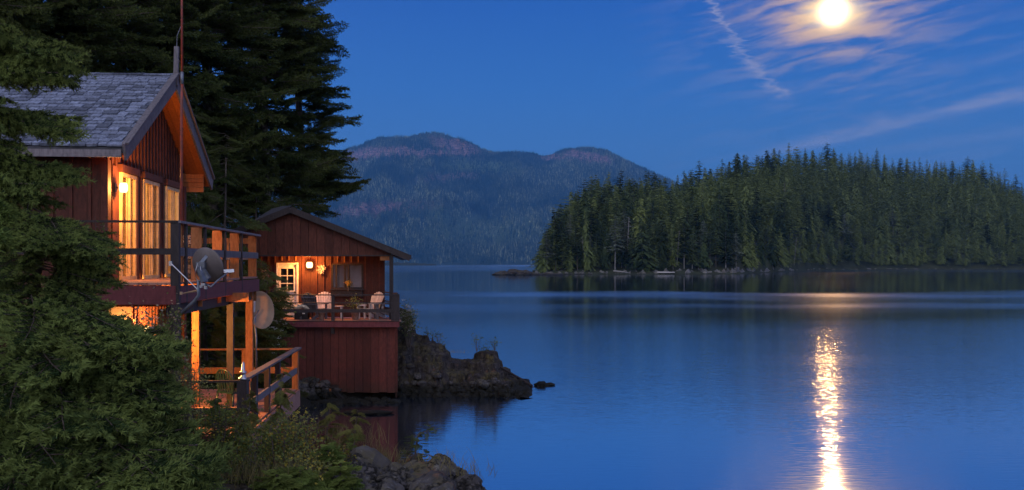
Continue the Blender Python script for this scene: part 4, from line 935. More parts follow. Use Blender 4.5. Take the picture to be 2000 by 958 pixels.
# porch ceiling and roof slabs
b = MB(); b.add([(exl + .3, YG + .1, gbot + .01), (xr + .1, YG + .1, gbot + .01), (xr, YW, gbot + .01), (exl, YW, gbot + .01)], [(0, 1, 2, 3)]); b.build('porch_ceiling', 'soffit', cab2)
b = MB()
for (x0, z0, x1, z1) in ((exl, ezl, ax_, az_), (ax_, az_, exr, ezr)):
    vs = [Vector((x + SK * (y - YG), y, z + k_)) for k_ in (-.16, -.05) for x, z, y in ((x0, z0, YG - .25), (x1, z1, YG - .25), (x1, z1, YG + 9), (x0, z0, YG + 9))]
    b.add(vs, [(0, 3, 2, 1), (4, 5, 6, 7), (0, 1, 5, 4), (1, 2, 6, 5), (2, 3, 7, 6), (3, 0, 4, 7)])
b.build('roof', 'roof_felt', cab2)
b = MB(); q = [P(571, 402.5, 37.2), P(553, 402.5, 38.2), P(531, 408, 39), P(470, 446, 37.0), P(462, 450, 36.6)]; q2 = [v + Vector((0, .5, -.25)) for v in q]
b.add(q + q2, [(0, 1, 2, 3, 4), (9, 8, 7, 6, 5), (0, 5, 6, 1), (1, 6, 7, 2), (2, 7, 8, 3)]); b.build('rear_roof', 'roof_felt', cab2)
p2('rake_board', 'dark_wood', (exl, YG - .27, ezl - .12), (ax_, YG - .27, az_ - .12), .045, .22); p2('rake_board', 'dark_wood', (ax_, YG - .27, az_ - .12), (exr, YG - .27, ezr - .12), .045, .22)
p2('soffit_board', 'cedar', (px2x(772, YG), YG + .1, ezr + .02), (exr - .02, YG + .1, ezr - .14), .5, .03)
p2('porch_post', 'dark_wood', (px2x(765, YG), YG - .1, Z2), (px2x(765, YG), YG - .1, gbot - .02), .13, .13)
# boarded base
x = xbl; k = 0
while x < xbr - .05:
    w_ = min(.29, xbr - x); low_ = H - (752 - 516) / F * YB if x < px2x(652, YB) else H - (767 - 516) / F * YB
    if x < px2x(600, YB): low_ += .08
    piece('base_board', 'red_panel', cab2, (x + w_ / 2, YB + .01 + .006 * (k % 2) + rnd.uniform(0, .003), low_ + rnd.uniform(-.02, .02)), (x + w_ / 2, YB + .01 + .006 * (k % 2), Z2 - .26), w_ - .012, .03, FY); x += w_; k += 1
b = MB(); b.box(((xbl + xbr) / 2, YB + .09, (Z2 + .3) / 2), (xbr - xbl - .06, .10, Z2 - .55)); b.build('base_frame', 'dark_wood', cab2)
b = MB(); vs = [Vector((xbr - .03 + SK * (y - YB), y, z)) for y in (YB + .05, YB + 9) for z in (.1, Z2 - .3)] + [Vector((xbr - .08 + SK * (y - YB), y, z)) for y in (YB + .05, YB + 9) for z in (.1, Z2 - .3)]
b.add(vs, [(0, 1, 3, 2), (4, 6, 7, 5), (0, 4, 5, 1), (1, 5, 7, 3)]); b.build('base_side', 'red_panel', cab2)
piece('base_post', 'cedar', cab2, P(643, 760, YB), P(643, 778, YB), .14, .12, FY); piece('pipe', 'black_plastic', cab2, P(650, 762, YB - .1), P(675, 785, YB - .3), .12, .12)
p2('bracket', 'dark_wood', P(650, 640, YB - .05), P(650, 652, YB - .05), .12, .10)
piece('corner_bracket', 'red_panel', cab2, P(775, 634, YB - .02), P(770, 650, YB - .02), .06, .10)
# porch deck
d2 = thing('porch_deck', 'small porch with dark railing in front of the lower cabin', 'deck', (-6, 36.8, Z2))
n = 13
xdl, xdr = px2x(528, YB - .25), px2x(780, YB - .25)
for i in range(n):
    y = YB - .16 + i * .172; piece('deck_board', 'deck_wood', d2, L2(xdl, y, Z2 - .02), L2(xdr, y, Z2 - .02), .165, .036)
piece('fascia', 'fascia', d2, (xdl, YB - .26, Z2 - .13), (xdr, YB - .26, Z2 - .13), .04, .20); piece('fascia', 'dark_wood', d2, (xdl, YB - .27, Z2 - .015), (xdr, YB - .27, Z2 - .015), .05, .03)
YR = YB - .18; rx0, rx1 = px2x(470, YR), px2x(779, YR)
piece('top_rail', 'dark_wood', d2, (rx0, YR, H - 60.5 / F * YR), (rx1, YR, H - 60.5 / F * YR), .09, .04)
piece('mid_rail', 'dark_wood', d2, (rx0, YR, H - 76 / F * YR), (rx1, YR, H - 76 / F * YR), .04, .035); piece('low_rail', 'dark_wood', d2, (rx0, YR, H - 91.5 / F * YR), (rx1, YR, H - 91.5 / F * YR), .04, .125)
for px, w_ in ((650, .11), (774, .22), (766, .08), (527, .1)): piece('post', 'dark_wood', d2, (px2x(px, YR), YR + .04, Z2), (px2x(px, YR), YR + .04, H - 59 / F * YR), w_, .09, FY)
piece('post', 'dark_wood', d2, (px2x(669, YR), YR + .03, Z2), (px2x(669, YR), YR + .03, H - 92 / F * YR), .03, .03)
for dz_, hh in ((58, .04), (76, .035), (91, .1)): piece('side_rail', 'dark_wood', d2, (px2x(776, YR), YR, H - dz_ / F * YR), (px2x(748, YW), YW, H - dz_ / F * YR), .05, hh)
wall_lamp('bright wall lamp between the door and window of the lower cabin', (px2x(606.5, YW), YW - .04, H - .04), FY, 330, .12, .22, .09)

# furniture on the porch
def adirondack(loc, rz, mat, label, s=1.0):
    t = thing('garden_chair', label, 'chair', loc, 'slatted garden chairs on the porch of the lower cabin', rz); t.scale = (s, s, s)
    def q(name, a, b_, w_, h_, up=(0, 0, 1)):
        o = link(bpy.data.objects.new(name, unit_box(mat))); o.parent = t; a, b_ = Vector(a), Vector(b_)
        o.matrix_basis = Matrix.Translation((a + b_) / 2) @ beam_rot(b_ - a, up).to_4x4() @ Matrix.Diagonal((w_, h_, (b_ - a).length, 1))
    for i in range(6): y = -.30 + i * .095; q('seat_slat', (-.27, y, .38 - .12 * (i / 5)), (.27, y, .38 - .12 * (i / 5)), .085, .02)
    for i in range(7):
        f = (i - 3) / 3; top = .98 - .13 * f * f; q('back_slat', (f * .20, .14, .26), (f * .29, .14 + (top - .26) * .42, top), .078, .02, (0, -1, .3))
    q('back_brace', (-.27, .29, .55), (.27, .29, .55), .05, .03); q('back_brace', (-.29, .41, .80), (.29, .41, .80), .05, .03)
    for sx in (-1, 1):
        q('arm', (sx * .33, -.38, .56), (sx * .31, .36, .56), .11, .022); q('front_leg', (sx * .30, -.32, 0), (sx * .30, -.32, .55), .04, .10); q('side_rail', (sx * .27, -.36, .36), (sx * .27, .52, .02), .03, .11)
        q('arm_post', (sx * .30, .30, .2), (sx * .30, .33, .55), .04, .06)
def onp(px, Y): return (px2x(px, Y), Y, Z2)
adirondack(onp(614, 36.7), R(158), 'chair_dark', 'dark slatted garden chair turned away from the door, in front of the lamp', 1.0)
adirondack(onp(633, 37.2), R(8), 'chair_light', 'pale slatted garden chair facing out beneath the hanging wreath')
adirondack(onp(724, 37.1), R(-38), 'chair_light', 'pale slatted garden chair right of the potted plant, angled to the view')
adirondack(onp(752, 36.8), R(-75), 'chair_dark', 'greyish slatted chair at the right end of the porch, beside the corner post')
def side_table(px, Y, mat, label, w_=.42, hh=.45):
    t = thing('side_table', label, 'table', onp(px, Y)); x = px2x(px, Y)
    b = MB(); b.box((x, Y, Z2 + hh), (w_, .40, .03)); b.build('table_top', mat, t)
    for sx in (-1, 1):
        for sy in (-1, 1): b = MB(); b.beam((x + sx * (w_ / 2 - .04), Y + sy * .16, Z2), (x + sx * (w_ / 2 - .05), Y + sy * .15, Z2 + hh - .015), .04, .04); b.build('leg', mat, t)
side_table(659, 37.2, 'chair_light', 'small pale side table right of the centre railing post'); side_table(706, 37.0, 'chair_light', 'small pale side table beside the potted plant', .35, .50)
t = thing('storage_box', 'dark storage box on the porch floor right of the door', 'box', onp(590, 36.6)); x = px2x(590, 36.6)
b = MB(); b.box((x, 36.6, Z2 + .17), (.48, .40, .34)); b.build('box_body', 'dark_wood', t); b = MB(); b.box((x, 36.6, Z2 + .355), (.51, .43, .03)); b.build('lid', 'dark_wood', t); b = MB(); b.box((x + .1, 36.39, Z2 + .22), (.09, .012, .04)); b.build('latch', 'white', t)
for j, (dx_, dz_, rz, lb) in enumerate(((-.16, .44, .3, 'leftmost crumpled pale cloth bundle on the porch storage box'), (-.02, .50, -.4, 'highest crumpled pale cloth bundle, middle of the porch storage box'), (.12, .47, -.2, 'folded cream towel at the right end of the porch storage box'))):
    o = link(bpy.data.objects.new('cloth_bundle', rock_mesh('cloth_bundle', 60 + j, 'towel', 3, .35, .6))); o.location = (x + dx_, 36.55, Z2 + dz_); o.scale = (.17, .12, .11); o.rotation_euler = (0, .3 * j, rz); tag(o, lb, 'cloth')
def pot(px, Y, r, hh, mat, label, z=None):
    x = px2x(px, Y); z = Z2 if z is None else z; b = MB(); b.lathe([(.001, 0), (r * .68, 0), (r * .95, hh * .85), (r * 1.08, hh * .86), (r * 1.08, hh), (r * .9, hh), (r * .85, hh * .8), (.001, hh * .8)], 14, 0, Matrix.Translation((x, Y, z)))
    tag(b.build('plant_pot', mat, None, True), label, 'pot'); return Vector((x, Y, z + hh))
pot1 = pot(694, 36.2, .16, .34, 'terracotta', 'stained clay pot with a leafy plant, centre of the porch')
pot2 = pot(628, 36.0, .13, .30, 'terracotta', 'narrow clay pot at the rail left of the centre railing post')
pot3 = pot(531, 36.9, .21, .42, 'teal', 'teal glazed pot left of the cabin door', Z2 + .3)

# ================================================================== vegetation
def needle_bough(name, mats, seed, step=.045, side=.42, shoot=.085, nper=15, nlen=.024, nwid=.0042, ang=52, droop=.10, frond=False, u0=.16):
    "a conifer branch one unit long along +X: woody axis, side twigs, shoots set with needles"
    r = random.Random(seed); rs = np.random.RandomState(seed); shoots = []; wood_ = MB()
    ax = lambda u: Vector((u, .03 * math.sin(u * 5 + seed), -droop * u * u * 1.3 + .05 * u ** 4))
    wood_.tube([ax(k / 6) for k in range(7)], [(.007 if u0 > .3 else .011) * (1 - k / 7.5) for k in range(7)], 4, 1, False)
    u = u0
    while u < .985:
        for sgn in (-1, 1):
            L = (side * (1 - u) ** .75 * (.55 + .45 * min(1, u / .3)) + .055) * r.uniform(.7, 1.15)
            a = R(ang + r.uniform(-12, 12)) * sgn; p0 = ax(u)
            d = Vector((math.cos(a), math.sin(a), r.uniform(-.35, .08)))
            pts = []; p = p0.copy(); n = max(1, int(L / .045)); q = d.copy()
            for k in range(n):
                pn = p + q * .045; q = (q + Vector((.03, 0, -.05 + .04 * r.random()))).normalized(); pts.append((p.copy(), pn.copy(), q.copy())); p = pn
            if L > .12: wood_.beam(p0, p, .004, .004, 1)
            for k, (pa, pb, dd) in enumerate(pts):
                shoots.append((pa, pb - pa, 0))
                for s2 in (-1, 1):
                    if r.random() < .12: continue
                    sd = Matrix.Rotation(R(48 + r.uniform(-12, 12)) * s2, 3, 'Z') @ dd; sd.z += r.uniform(-.45, .35)
                    ll = shoot * r.uniform(.55, 1.1) * (1 - .4 * k / max(1, n)); shoots.append((pb.copy(), sd.normalized() * ll, 1))
        u += step * r.uniform(.8, 1.2)
    shoots.append((ax(.96), Vector((.07, 0, 0)), 1))
    P0 = np.array([tuple(s[0]) for s in shoots]); D = np.array([tuple(s[1]) for s in shoots]); W = np.repeat(np.array([s[2] for s in shoots]), nper); n = len(shoots)
    Ln = np.linalg.norm(D, axis=1, keepdims=True) + 1e-6; Dn = D / Ln
    P0 = np.repeat(P0, nper, 0); Dn = np.repeat(Dn, nper, 0); Lr = np.repeat(Ln, nper, 0); uu = rs.rand(n * nper, 1) ** .9
    rad = rs.randn(n * nper, 3); rad[:, 2] += .35; rad -= (rad * Dn).sum(1, keepdims=True) * Dn; rad /= np.linalg.norm(rad, axis=1, keepdims=True) + 1e-6
    if frond: rad[:, 2] *= .25
    nd = Dn * .75 + rad * .75; nd /= np.linalg.norm(nd, axis=1, keepdims=True)
    base = P0 + Dn * Lr * uu; per = np.cross(nd, rs.randn(n * nper, 3)); per /= np.linalg.norm(per, axis=1, keepdims=True) + 1e-6
    ln = nlen * (.7 + .6 * rs.rand(n * nper, 1)); wd = nwid * (.7 + .6 * rs.rand(n * nper, 1))
    tri = np.stack([base - per * wd, base + per * wd, base + nd * ln], 1).reshape(-1, 3)
    me = bpy.data.meshes.new(name); nv = len(wood_.v); V = np.concatenate([np.array(wood_.v), tri]); nt_ = len(tri) // 3
    faces = [f for f in wood_.f]; loops = [i for f in faces for i in f]; tot = [len(f) for f in faces]
    loops = np.concatenate([np.array(loops), nv + np.arange(nt_ * 3)]).astype(np.int32); tot = np.concatenate([tot, np.full(nt_, 3)]).astype(np.int32)
    me.vertices.add(len(V)); me.vertices.foreach_set('co', V.astype(np.float32).ravel()); me.loops.add(len(loops)); me.loops.foreach_set('vertex_index', loops)
    me.polygons.add(len(tot)); me.polygons.foreach_set('loop_start', np.concatenate([[0], np.cumsum(tot)[:-1]]).astype(np.int32)); me.polygons.foreach_set('loop_total', tot)
    [me.materials.append(M[k]) for k in mats]; me.polygons.foreach_set('material_index', np.concatenate([np.ones(len(faces)), np.where(W > 0, 0, 2 if len(mats) > 2 else 0)]).astype(np.int32))
    me.update(calc_edges=True); return me
NB = [needle_bough('fir_branch', ('needles', 'bark', 'needles_old'), 10 + i, step=.048, side=.30, shoot=.085, nper=26, nlen=.024, nwid=.0026, u0=.31) for i in range(6)]
FB = [needle_bough('fir_branch', ('needles_far', 'bark'), 20 + i, step=.045, side=.30, shoot=.075, nper=11, nlen=.030, nwid=.0050, droop=.09, u0=.28) for i in range(5)]
YB_ = [needle_bough('sapling_branch', ('needles_young', 'bark'), 30 + i, step=.07, side=.34, shoot=.12, nper=20, nlen=.055, nwid=.008) for i in range(3)]
CB = [needle_bough('cedar_branch', ('cedar_frond', 'bark'), 40 + i, step=.06, side=.32, shoot=.12, nper=16, nlen=.032, nwid=.0075, frond=True, droop=.30) for i in range(3)]
vr = random.Random(99)
def branch(t, meshes, at_, d, L, roll=0, name='branch', wid=1.0):
    "one branch from world point at_, pointing along d, L metres long, hung under tree t"
    d = Vector(d).normalized(); h = Vector((d.x, d.y, 0)); h = h.normalized() if h.length > 1e-4 else Vector((1, 0, 0)); y = Vector((-h.y, h.x, 0)); z = d.cross(y)
    m = Matrix((d, y, z)).transposed(); m = m @ Matrix.Rotation(roll, 3, 'X')
    return put(vr.choice(meshes), name, t, Matrix.Translation(Vector(at_) - t.location) @ m.to_4x4() @ Matrix.Diagonal((L, L * wid * vr.uniform(.85, 1.1), L * vr.choice((.9, 1, 1.1)), 1)))
def trunk(t, pts, r0, r1, mat='bark'):
    b = MB(); n = len(pts); b.tube(pts, [r0 + (r1 - r0) * k / (n - 1) for k in range(n)], 9); b.build('trunk', mat, t, True)
def conifer(label, base, top, prof, n, meshes, name='fir_tree', z0=None, z1=None, droop=(-.15, .32), r0=.22, cull=None, group=None, lean=0):
    "base, top: world points of the trunk; prof: [(z, branch length)]"
    base, top = Vector(base), Vector(top); t = thing(name, label, 'tree', base, group)
    pts = [base.lerp(top, k / 6 * (.9 if r0 < .15 else 1)) + Vector((.12 * math.sin(k * 1.3), .1 * math.cos(k), 0)) * r0 * 2 for k in range(7)]; trunk(t, pts, r0, r0 * .25)
    z0 = prof[0][0] if z0 is None else z0; z1 = prof[-1][0] if z1 is None else z1; k = 0; a = vr.random() * 6
    for i in range(n * 3):
        if k >= n: break
        z = z0 + (z1 - z0) * ((i + vr.random()) / (n * 3 if cull else n) ) if False else vr.uniform(z0, z1)
        a += 2.4; f = (z - base.z) / (top.z - base.z); at_ = base.lerp(top, f); L = interp(z, prof) * vr.uniform(.72, 1.12)
        d = Vector((math.cos(a), math.sin(a), vr.uniform(*droop)))
        if cull and not cull(at_ + d.normalized() * L, at_): continue
        q = .85 if meshes is FB else .55; branch(t, meshes, at_, d, L, vr.uniform(-q, q)); k += 1
    return t
def inview(tip, at_, m=60):
    x, y = proj(tip); return -m < x < 2000 + m and -m - 200 < y < 958 + m and tip.y > 1
# --- tall old firs behind the cabins
TIPS1 = [(716, 342), (704, 352), (690, 296), (672, 288), (664, 214), (642, 204), (630, 150), (645, 166), (612, 132), (637, 20), (604, 62), (606, 102), (592, 28), (660, 262), (650, 238), (676, 312), (664, 372), (644, 388), (690, 360), (628, 340), (640, 300), (620, 250), (655, 330), (610, 190), (590, 150), (600, 80), (575, 40), (580, 90), (630, 280), (668, 340)]
t1a, t1b = P(612, 430, 49), P(560, -260, 49); t1a.z = ground_z(t1a.x, t1a.y) - .3
t = conifer('tall fir with ragged right-hand boughs standing behind the roof of the lower cabin', t1a, t1b, [(6.6, 1.5), (9.0, 2.5), (13, 2.8), (18, 2.4), (24, 1.8)], 180, FB, cull=inview, r0=.26)
for (x, y) in TIPS1:
    for j in range(3):
        tip = P(x + vr.uniform(-22, 2), y + vr.uniform(-7, 9), 49 + vr.uniform(-1.2, 1.2)); tz = tip.z + vr.uniform(-1.1, .1); f = (tz - t1a.z) / (t1b.z - t1a.z); at_ = t1a.lerp(t1b, f); v = tip - at_; branch(t, FB, at_, v, v.length, vr.uniform(-.3, .3))
BIG = [(520, 45, 7.5, 225, 3.3, 'broad dark fir behind the upper deck, left of the ragged one by the lower roof'), (415, 41, 6.0, 190, 3.2, 'dark fir right of the flagpole with sky showing through its crown'),
       (335, 39, 9.5, 120, 3.0, 'dark fir directly behind the roof peak of the upper cabin'), (235, 36, 10, 150, 3.0, 'dark fir rising behind the middle of the shingled roof'), (120, 33, 9.0, 140, 2.9, 'dark fir behind the left part of the shingled roof'), (-70, 31, 8.0, 120, 3.4, 'dark fir at the top left corner behind the near boughs')]
for px, Y, zlow, n, rad, lb in BIG:
    a = P(px, 516, Y); a.z = ground_z(a.x, a.y) - .3; b_ = a + Vector((vr.uniform(-.6, .3), 0, 28)); ztop = H + 540 / F * Y
    conifer(lb, a, b_, [(zlow, rad * .9), (zlow + 4, rad * 1.05), (ztop, rad * .85), (ztop + 4, rad * .7)], n, FB, cull=inview, r0=.30, z1=ztop + 2)
# understorey between and behind the cabins
for px, Y, hh, rad, n, lb in ((402, 27.5, 4.2, 1.5, 120, 'small fir under the upper deck, between its left support posts'), (462, 29.5, 4.6, 1.6, 120, 'small fir behind the deck supports, left of the cream dish'), (520, 31.5, 4.4, 1.3, 90, 'low fir left of the base of the lower cabin'), (440, 34, 8.6, 2.2, 130, 'middling dark fir seen above the upper deck railing'), (500, 41, 8, 2.0, 80, 'dark fir filling the gap left of the lower cabin roof'), (372, 33, 9, 2.0, 110, 'dark fir close behind the right eave of the upper cabin')):
    a = P(px, 516, Y); a.z = ground_z(a.x, a.y) - .2
    conifer(lb, a, a + Vector((0, 0, hh)), [(a.z + .2, rad), (a.z + hh * .5, rad * .85), (a.z + hh, .7)], n, FB, droop=(-.5, .1), r0=.09)

# --- the big fir in the left foreground
a = Vector((-5.0, 10.4, 0)); a.z = ground_z(a.x, a.y) - .2
right = lambda tip, at_: inview(tip, at_, 160) and (tip.y - at_.y) < .75
t = conifer('big bushy green fir filling the lower left corner in front of the upper cabin', a, Vector((a.x, a.y + .1, 5.55)), [(1.6, 2.05), (2.6, 1.9), (3.5, 1.65), (4.0, 1.3), (4.15, .62), (4.6, .66), (4.9, .85), (5.25, .75), (5.5, .4)], 170, NB, z1=5.3, droop=(-.42, .10), cull=right, r0=.12)
for (x, y, dy_) in [(232, 462, -.1), (236, 500, -.3), (228, 540, -.4), (205, 575, -.5), (180, 470, -.8), (130, 452, -.9), (90, 460, -1), (40, 455, -.8), (350, 655, -.4), (345, 690, -.7), (330, 660, -1), (300, 640, -1.2), (280, 700, -1.3), (352, 730, -.6), (330, 770, -1.1), (350, 830, -1), (425, 860, -.9), (415, 885, -1.1), (390, 905, -1.3), (360, 870, -1.6), (430, 930, -1), (395, 945, -1.4), (240, 620, -1.1), (180, 650, -1.4), (120, 700, -1.6), (60, 640, -1.4), (240, 800, -1.7), (150, 800, -1.8), (90, 880, -1.9), (280, 900, -1.8), (200, 930, -1.9), (30, 760, -1.8), (20, 930, -2)]:
    for j in range(2):
        tip = P(x + vr.uniform(-14, 4), y + vr.uniform(-8, 8), 10.4 + dy_ + vr.uniform(-.15, .15)); at_ = Vector((a.x, a.y, tip.z + vr.uniform(.05, .45))); v = tip - at_; branch(t, NB, at_, v, v.length * 1.02, vr.uniform(-.3, .3))
# --- the fir whose boughs hang in from the left edge
a = Vector((-6.3, 10.9, 0)); a.z = ground_z(a.x, a.y) - .2
t = thing('fir_tree', 'fir at the left edge whose boughs hang across the shingled roof', 'tree', a); trunk(t, [a + Vector((.03 * math.sin(k), 0, k * 1.7)) for k in range(7)], .13, .05)
for (x, y) in [(178, 74), (150, 98), (182, 104), (168, 128), (60, 190), (184, 212), (172, 222), (60, 270), (36, 120), (40, 230), (188, 312), (175, 330), (140, 300), (128, 330), (100, 350), (60, 330), (150, 380), (118, 398), (60, 400), (30, 350), (140, 432), (90, 430), (20, 20), (60, 45), (20, 180), (10, 290), (20, 420)]:
    for j in range(2):
        tip = P((x - 22) + vr.uniform(-16, 0), y + vr.uniform(-7, 7), 10.5 + vr.uniform(-.9, .4)); at_ = Vector((a.x, a.y, tip.z + vr.uniform(-.1, .35))); v = tip - at_; branch(t, NB, at_, v, v.length, vr.uniform(-.5, .5), wid=.42)
tip = P(38, 415, 8.2); a2 = P(-60, 420, 8.2); t = thing('cedar_tree', 'yellow-green cedar tip poking in at the left edge below the roof', 'tree', (a2.x - .4, a2.y, ground_z(a2.x - .4, a2.y)))
trunk(t, [t.location + Vector((0, 0, k * 1.3)) for k in range(6)], .05, .02)
for j in range(7): v = P(vr.uniform(8, 30), vr.uniform(375, 470), 8.2) - Vector((t.location.x, 8.2, a2.z + .35)); branch(t, YB_, (t.location.x, 8.2, a2.z + .35), v, v.length)

# --- broadleaf shrubs
def shrub(label, px, py, Y, rx, rz, n, leaf, mats, name='shrub', stems=7, cat='shrub', flower=None, zb=None, group=None, spread=1.0, parent=None):
    "stems fanning from the ground, leaves in tufts along them"
    c = P(px, py, Y); mx, mz = rx / F * Y, rz / F * Y; gz = (ground_z(c.x, c.y) if zb is None else zb); base = Vector((c.x, c.y, min(gz, c.z - mz * .9)))
    t = parent or thing(name, label, cat, base, group); r = random.Random(int(px * 7 + py)); st = MB(); lf = MB(); fl = MB(); tips = []
    for s_ in range(stems):
        a = r.random() * 6.28; e = r.random() ** .5 * spread; tip = c + Vector((math.cos(a) * mx * e, math.sin(a) * mx * e * .8, mz * (1 - .55 * e * e) * r.uniform(.55, 1.1)))
        mid = base.lerp(tip, .5) + Vector((r.uniform(-.1, .1), r.uniform(-.1, .1), 0)) * mx; st.tube([base, mid, tip], [.010 + mz * .012, .007 + mz * .006, .002], 4, 0, False); tips.append((mid, tip))
        for q in range(3): f = r.uniform(.2, .9); p0 = mid.lerp(tip, f); p1 = p0 + Vector((r.uniform(-1, 1) * mx * .45, r.uniform(-1, 1) * mx * .4, r.uniform(-.1, .5) * mz)); st.tube([p0, p1], [.004, .0015], 3, 0, False); tips.append((p0, p1))
    for i in range(n):
        m0, m1 = r.choice(tips); f = r.random() ** .6; p = m0.lerp(m1, f) + Vector((r.gauss(0, 1), r.gauss(0, 1), r.gauss(0, 1))) * (leaf * 1.3 + mx * .09)
        d = Vector((r.uniform(-1, 1), r.uniform(-1, 1), r.uniform(-.5, .7))).normalized(); u = Vector((r.gauss(0, 1), r.gauss(0, 1), r.gauss(0, 1))); s_ = d.cross(u).normalized(); nn_ = d.cross(s_); L = leaf * r.uniform(.6, 1.25); w_ = L * .30
        lf.add([p, p + d * L * .5 + s_ * w_ + nn_ * w_ * .3, p + d * L, p + d * L * .5 - s_ * w_ + nn_ * w_ * .3], [(0, 1, 2), (0, 2, 3)], 1 if (len(mats) > 1 and r.random() < .28) else 0)
    st.build('stem', 'bark', t); lf.build('leaves', list(mats), t)
    if flower:
        for m0, m1 in tips:
            if r.random() < .8:
                for k in range(9):
                    p = m1 + Vector((r.gauss(0, .035), r.gauss(0, .035), r.gauss(0, .02))) * (Y / 30); fl.lathe([(.001, 0), (.02 * Y / 30, .008), (.001, .016)], 5, 0, Matrix.Translation(p))
        fl.build('blossom', flower, t)
    return t
shrub('small leafy bush against the upper cabin corner, above the big fir', 180, 452, 11.6, 30, 30, 420, .035, ['leaf', 'leaf_pale'], zb=3.2)
shrub('bush with pale lit leaves below the left end of the upper deck', 256, 640, 10.2, 62, 40, 1500, .040, ['leaf_pale', 'leaf'], stems=16, zb=2.4)
shrub('pale-leaved bush climbing past the corner post under the dish', 332, 655, 13.0, 34, 76, 900, .045, ['leaf', 'leaf_pale'], stems=13, zb=2.4)
shrub('twiggy pale-topped bush in front of the lower cabin wall battens', 284, 676, 12.6, 26, 30, 260, .045, ['leaf_pale', 'leaf'], stems=8, zb=2.4)
shrub('dense small-leaved bush right of the big fir, before the lower deck', 345, 770, 11.6, 70, 100, 3000, .034, ['leaf', 'leaf'], stems=30, zb=1.8)
shrub('dark thicket in front of the lower deck boards', 420, 840, 11.8, 62, 66, 2400, .034, ['leaf', 'leaf_yellow'], stems=26, zb=1.8)
shrub('brushwood with dry stems at the foot of the lower deck corner post', 470, 915, 11.0, 70, 50, 2200, .034, ['leaf', 'leaf_yellow'], stems=26, zb=1.6)
shrub('broad bush with yellowing leaves right of the deck corner post', 545, 862, 11.6, 66, 52, 2200, .040, ['leaf', 'leaf_yellow'], stems=24, zb=1.7)
shrub('low bush at the bottom edge left of the rocks', 585, 925, 10.8, 70, 44, 2000, .036, ['leaf', 'leaf_yellow'], stems=20, zb=1.7)
shrub('white-flowered bush left of the lower cabin base', 528, 660, 31.5, 34, 56, 1600, .085, ['leaf'], stems=16, flower='flower_w')
shrub('dark leafy bush beside the cream satellite dish', 508, 700, 30, 26, 40, 900, .09, ['leaf'], stems=12)
shrub('grey-leaved bush on the rock behind the right corner of the cabin base', 797, 632, 38.3, 17, 40, 1100, .08, ['leaf', 'leaf_pale'], stems=14, zb=1.2, flower='flower_w')
shrub('leafy plant spilling over the porch rail left of the door', 552, 596, 36.3, 17, 26, 460, .09, ['leaf'], stems=9, zb=Z2)
shrub('leafy plant growing in the stained clay pot', 693, 598, 36.2, 10, 11, 190, .075, ['leaf', 'leaf_yellow'], name='potted_plant', cat='plant', stems=7, zb=pot1.z - .05)
shrub('small yellow flowers in the window box', 680, 555, 37.85, 5, 7, 60, .06, ['leaf', 'leaf_yellow'], name='window_flowers', cat='flowers', stems=4, flower='flower_y', zb=wz0 - .14)
shrub('pink flowers at the rail left of the door', 527, 618, 36.0, 8, 6, 60, .06, ['leaf'], name='rail_flowers', cat='flowers', stems=4, flower='flower_r', zb=Z2)
shrub('hanging basket of trailing leaves at the left end of the porch', 510, 545, 37.0, 8, 11, 130, .07, ['leaf_pale', 'leaf'], name='hanging_basket', cat='hanging basket', stems=6, zb=H - .75)
t = thing('wreath', 'star-shaped dried wreath hung on the wall right of the lamp', 'wreath', P(628, 526, 37.9)); b = MB(); c = P(628, 526, 37.93)
for k in range(26): a = k * 2.4; d = Vector((math.cos(a), -.25, math.sin(a))); b.beam(c + d * .03, c + d * vr.uniform(.10, .20), .03, .012)
b.build('dried_leaves', 'chair_light', t)
# little growths on the headland
for (x, y, hh, lb) in ((833, 654, 10, 'tiny weed on the left crest of the headland'), (857, 660, 9, 'small dark seedling on the second crest of the headland'), (862, 676, 8, 'short bush between the crests of the headland'), (931, 668, 13, 'single windblown seedling on the headland saddle'), (966, 672, 9, 'tuft of leaves on top of the outer headland knob'), (946, 684, 6, 'moss tuft left of the outer headland knob')):
    shrub(lb, x, y, 39.6, hh * .9, hh, 90, .07, ['leaf'], name='rock_plant', cat='plant', stems=4, zb=P(x, y + hh * 1.5, 39.6).z)

# --- young conifers at the water's edge
def sapling(label, px, py0, py1, Y, rad, n, meshes, name, lean=0.0, droop=(-.3, .3)):
    a, b_ = P(px, py1, Y), P(px + lean, py0, Y)
    return conifer(label, a, b_, [(a.z + .02, rad), (a.z + (b_.z - a.z) * .5, rad * .8), (b_.z, rad * .25)], n, meshes, name, droop=droop, r0=.018)
sapling('bright green spruce sapling left of the foreground rocks', 640, 868, 985, 11.2, .44, 60, YB_, 'spruce_sapling')
sapling('smaller spruce sapling right of the bright green one', 692, 852, 940, 11.9, .28, 34, YB_, 'spruce_sapling')
sapling('spruce sapling at the bottom edge between bush and rocks', 585, 905, 990, 10.5, .42, 44, YB_, 'spruce_sapling')
sapling('tall drooping cedar sapling right of the deck steps, against the water', 630, 782, 960, 12.6, .50, 46, CB, 'cedar_sapling', 14, (-.6, .1))
sapling('cedar sapling with arching fronds reaching over the red reflection', 682, 800, 950, 12.2, .42, 30, CB, 'cedar_sapling', 16, (-.5, .2))
sapling('wispy cedar sapling in front of the lower deck railing', 545, 705, 930, 13.2, .42, 46, CB, 'cedar_sapling', 6, (-.6, .0))
sapling('wispy cedar sapling hugging the deck corner post', 487, 760, 950, 12.8, .50, 50, CB, 'cedar_sapling', 0, (-.6, .1))
sapling('hemlock sapling between the thicket and the deck corner post', 432, 770, 960, 12.2, .46, 44, YB_, 'hemlock_sapling')
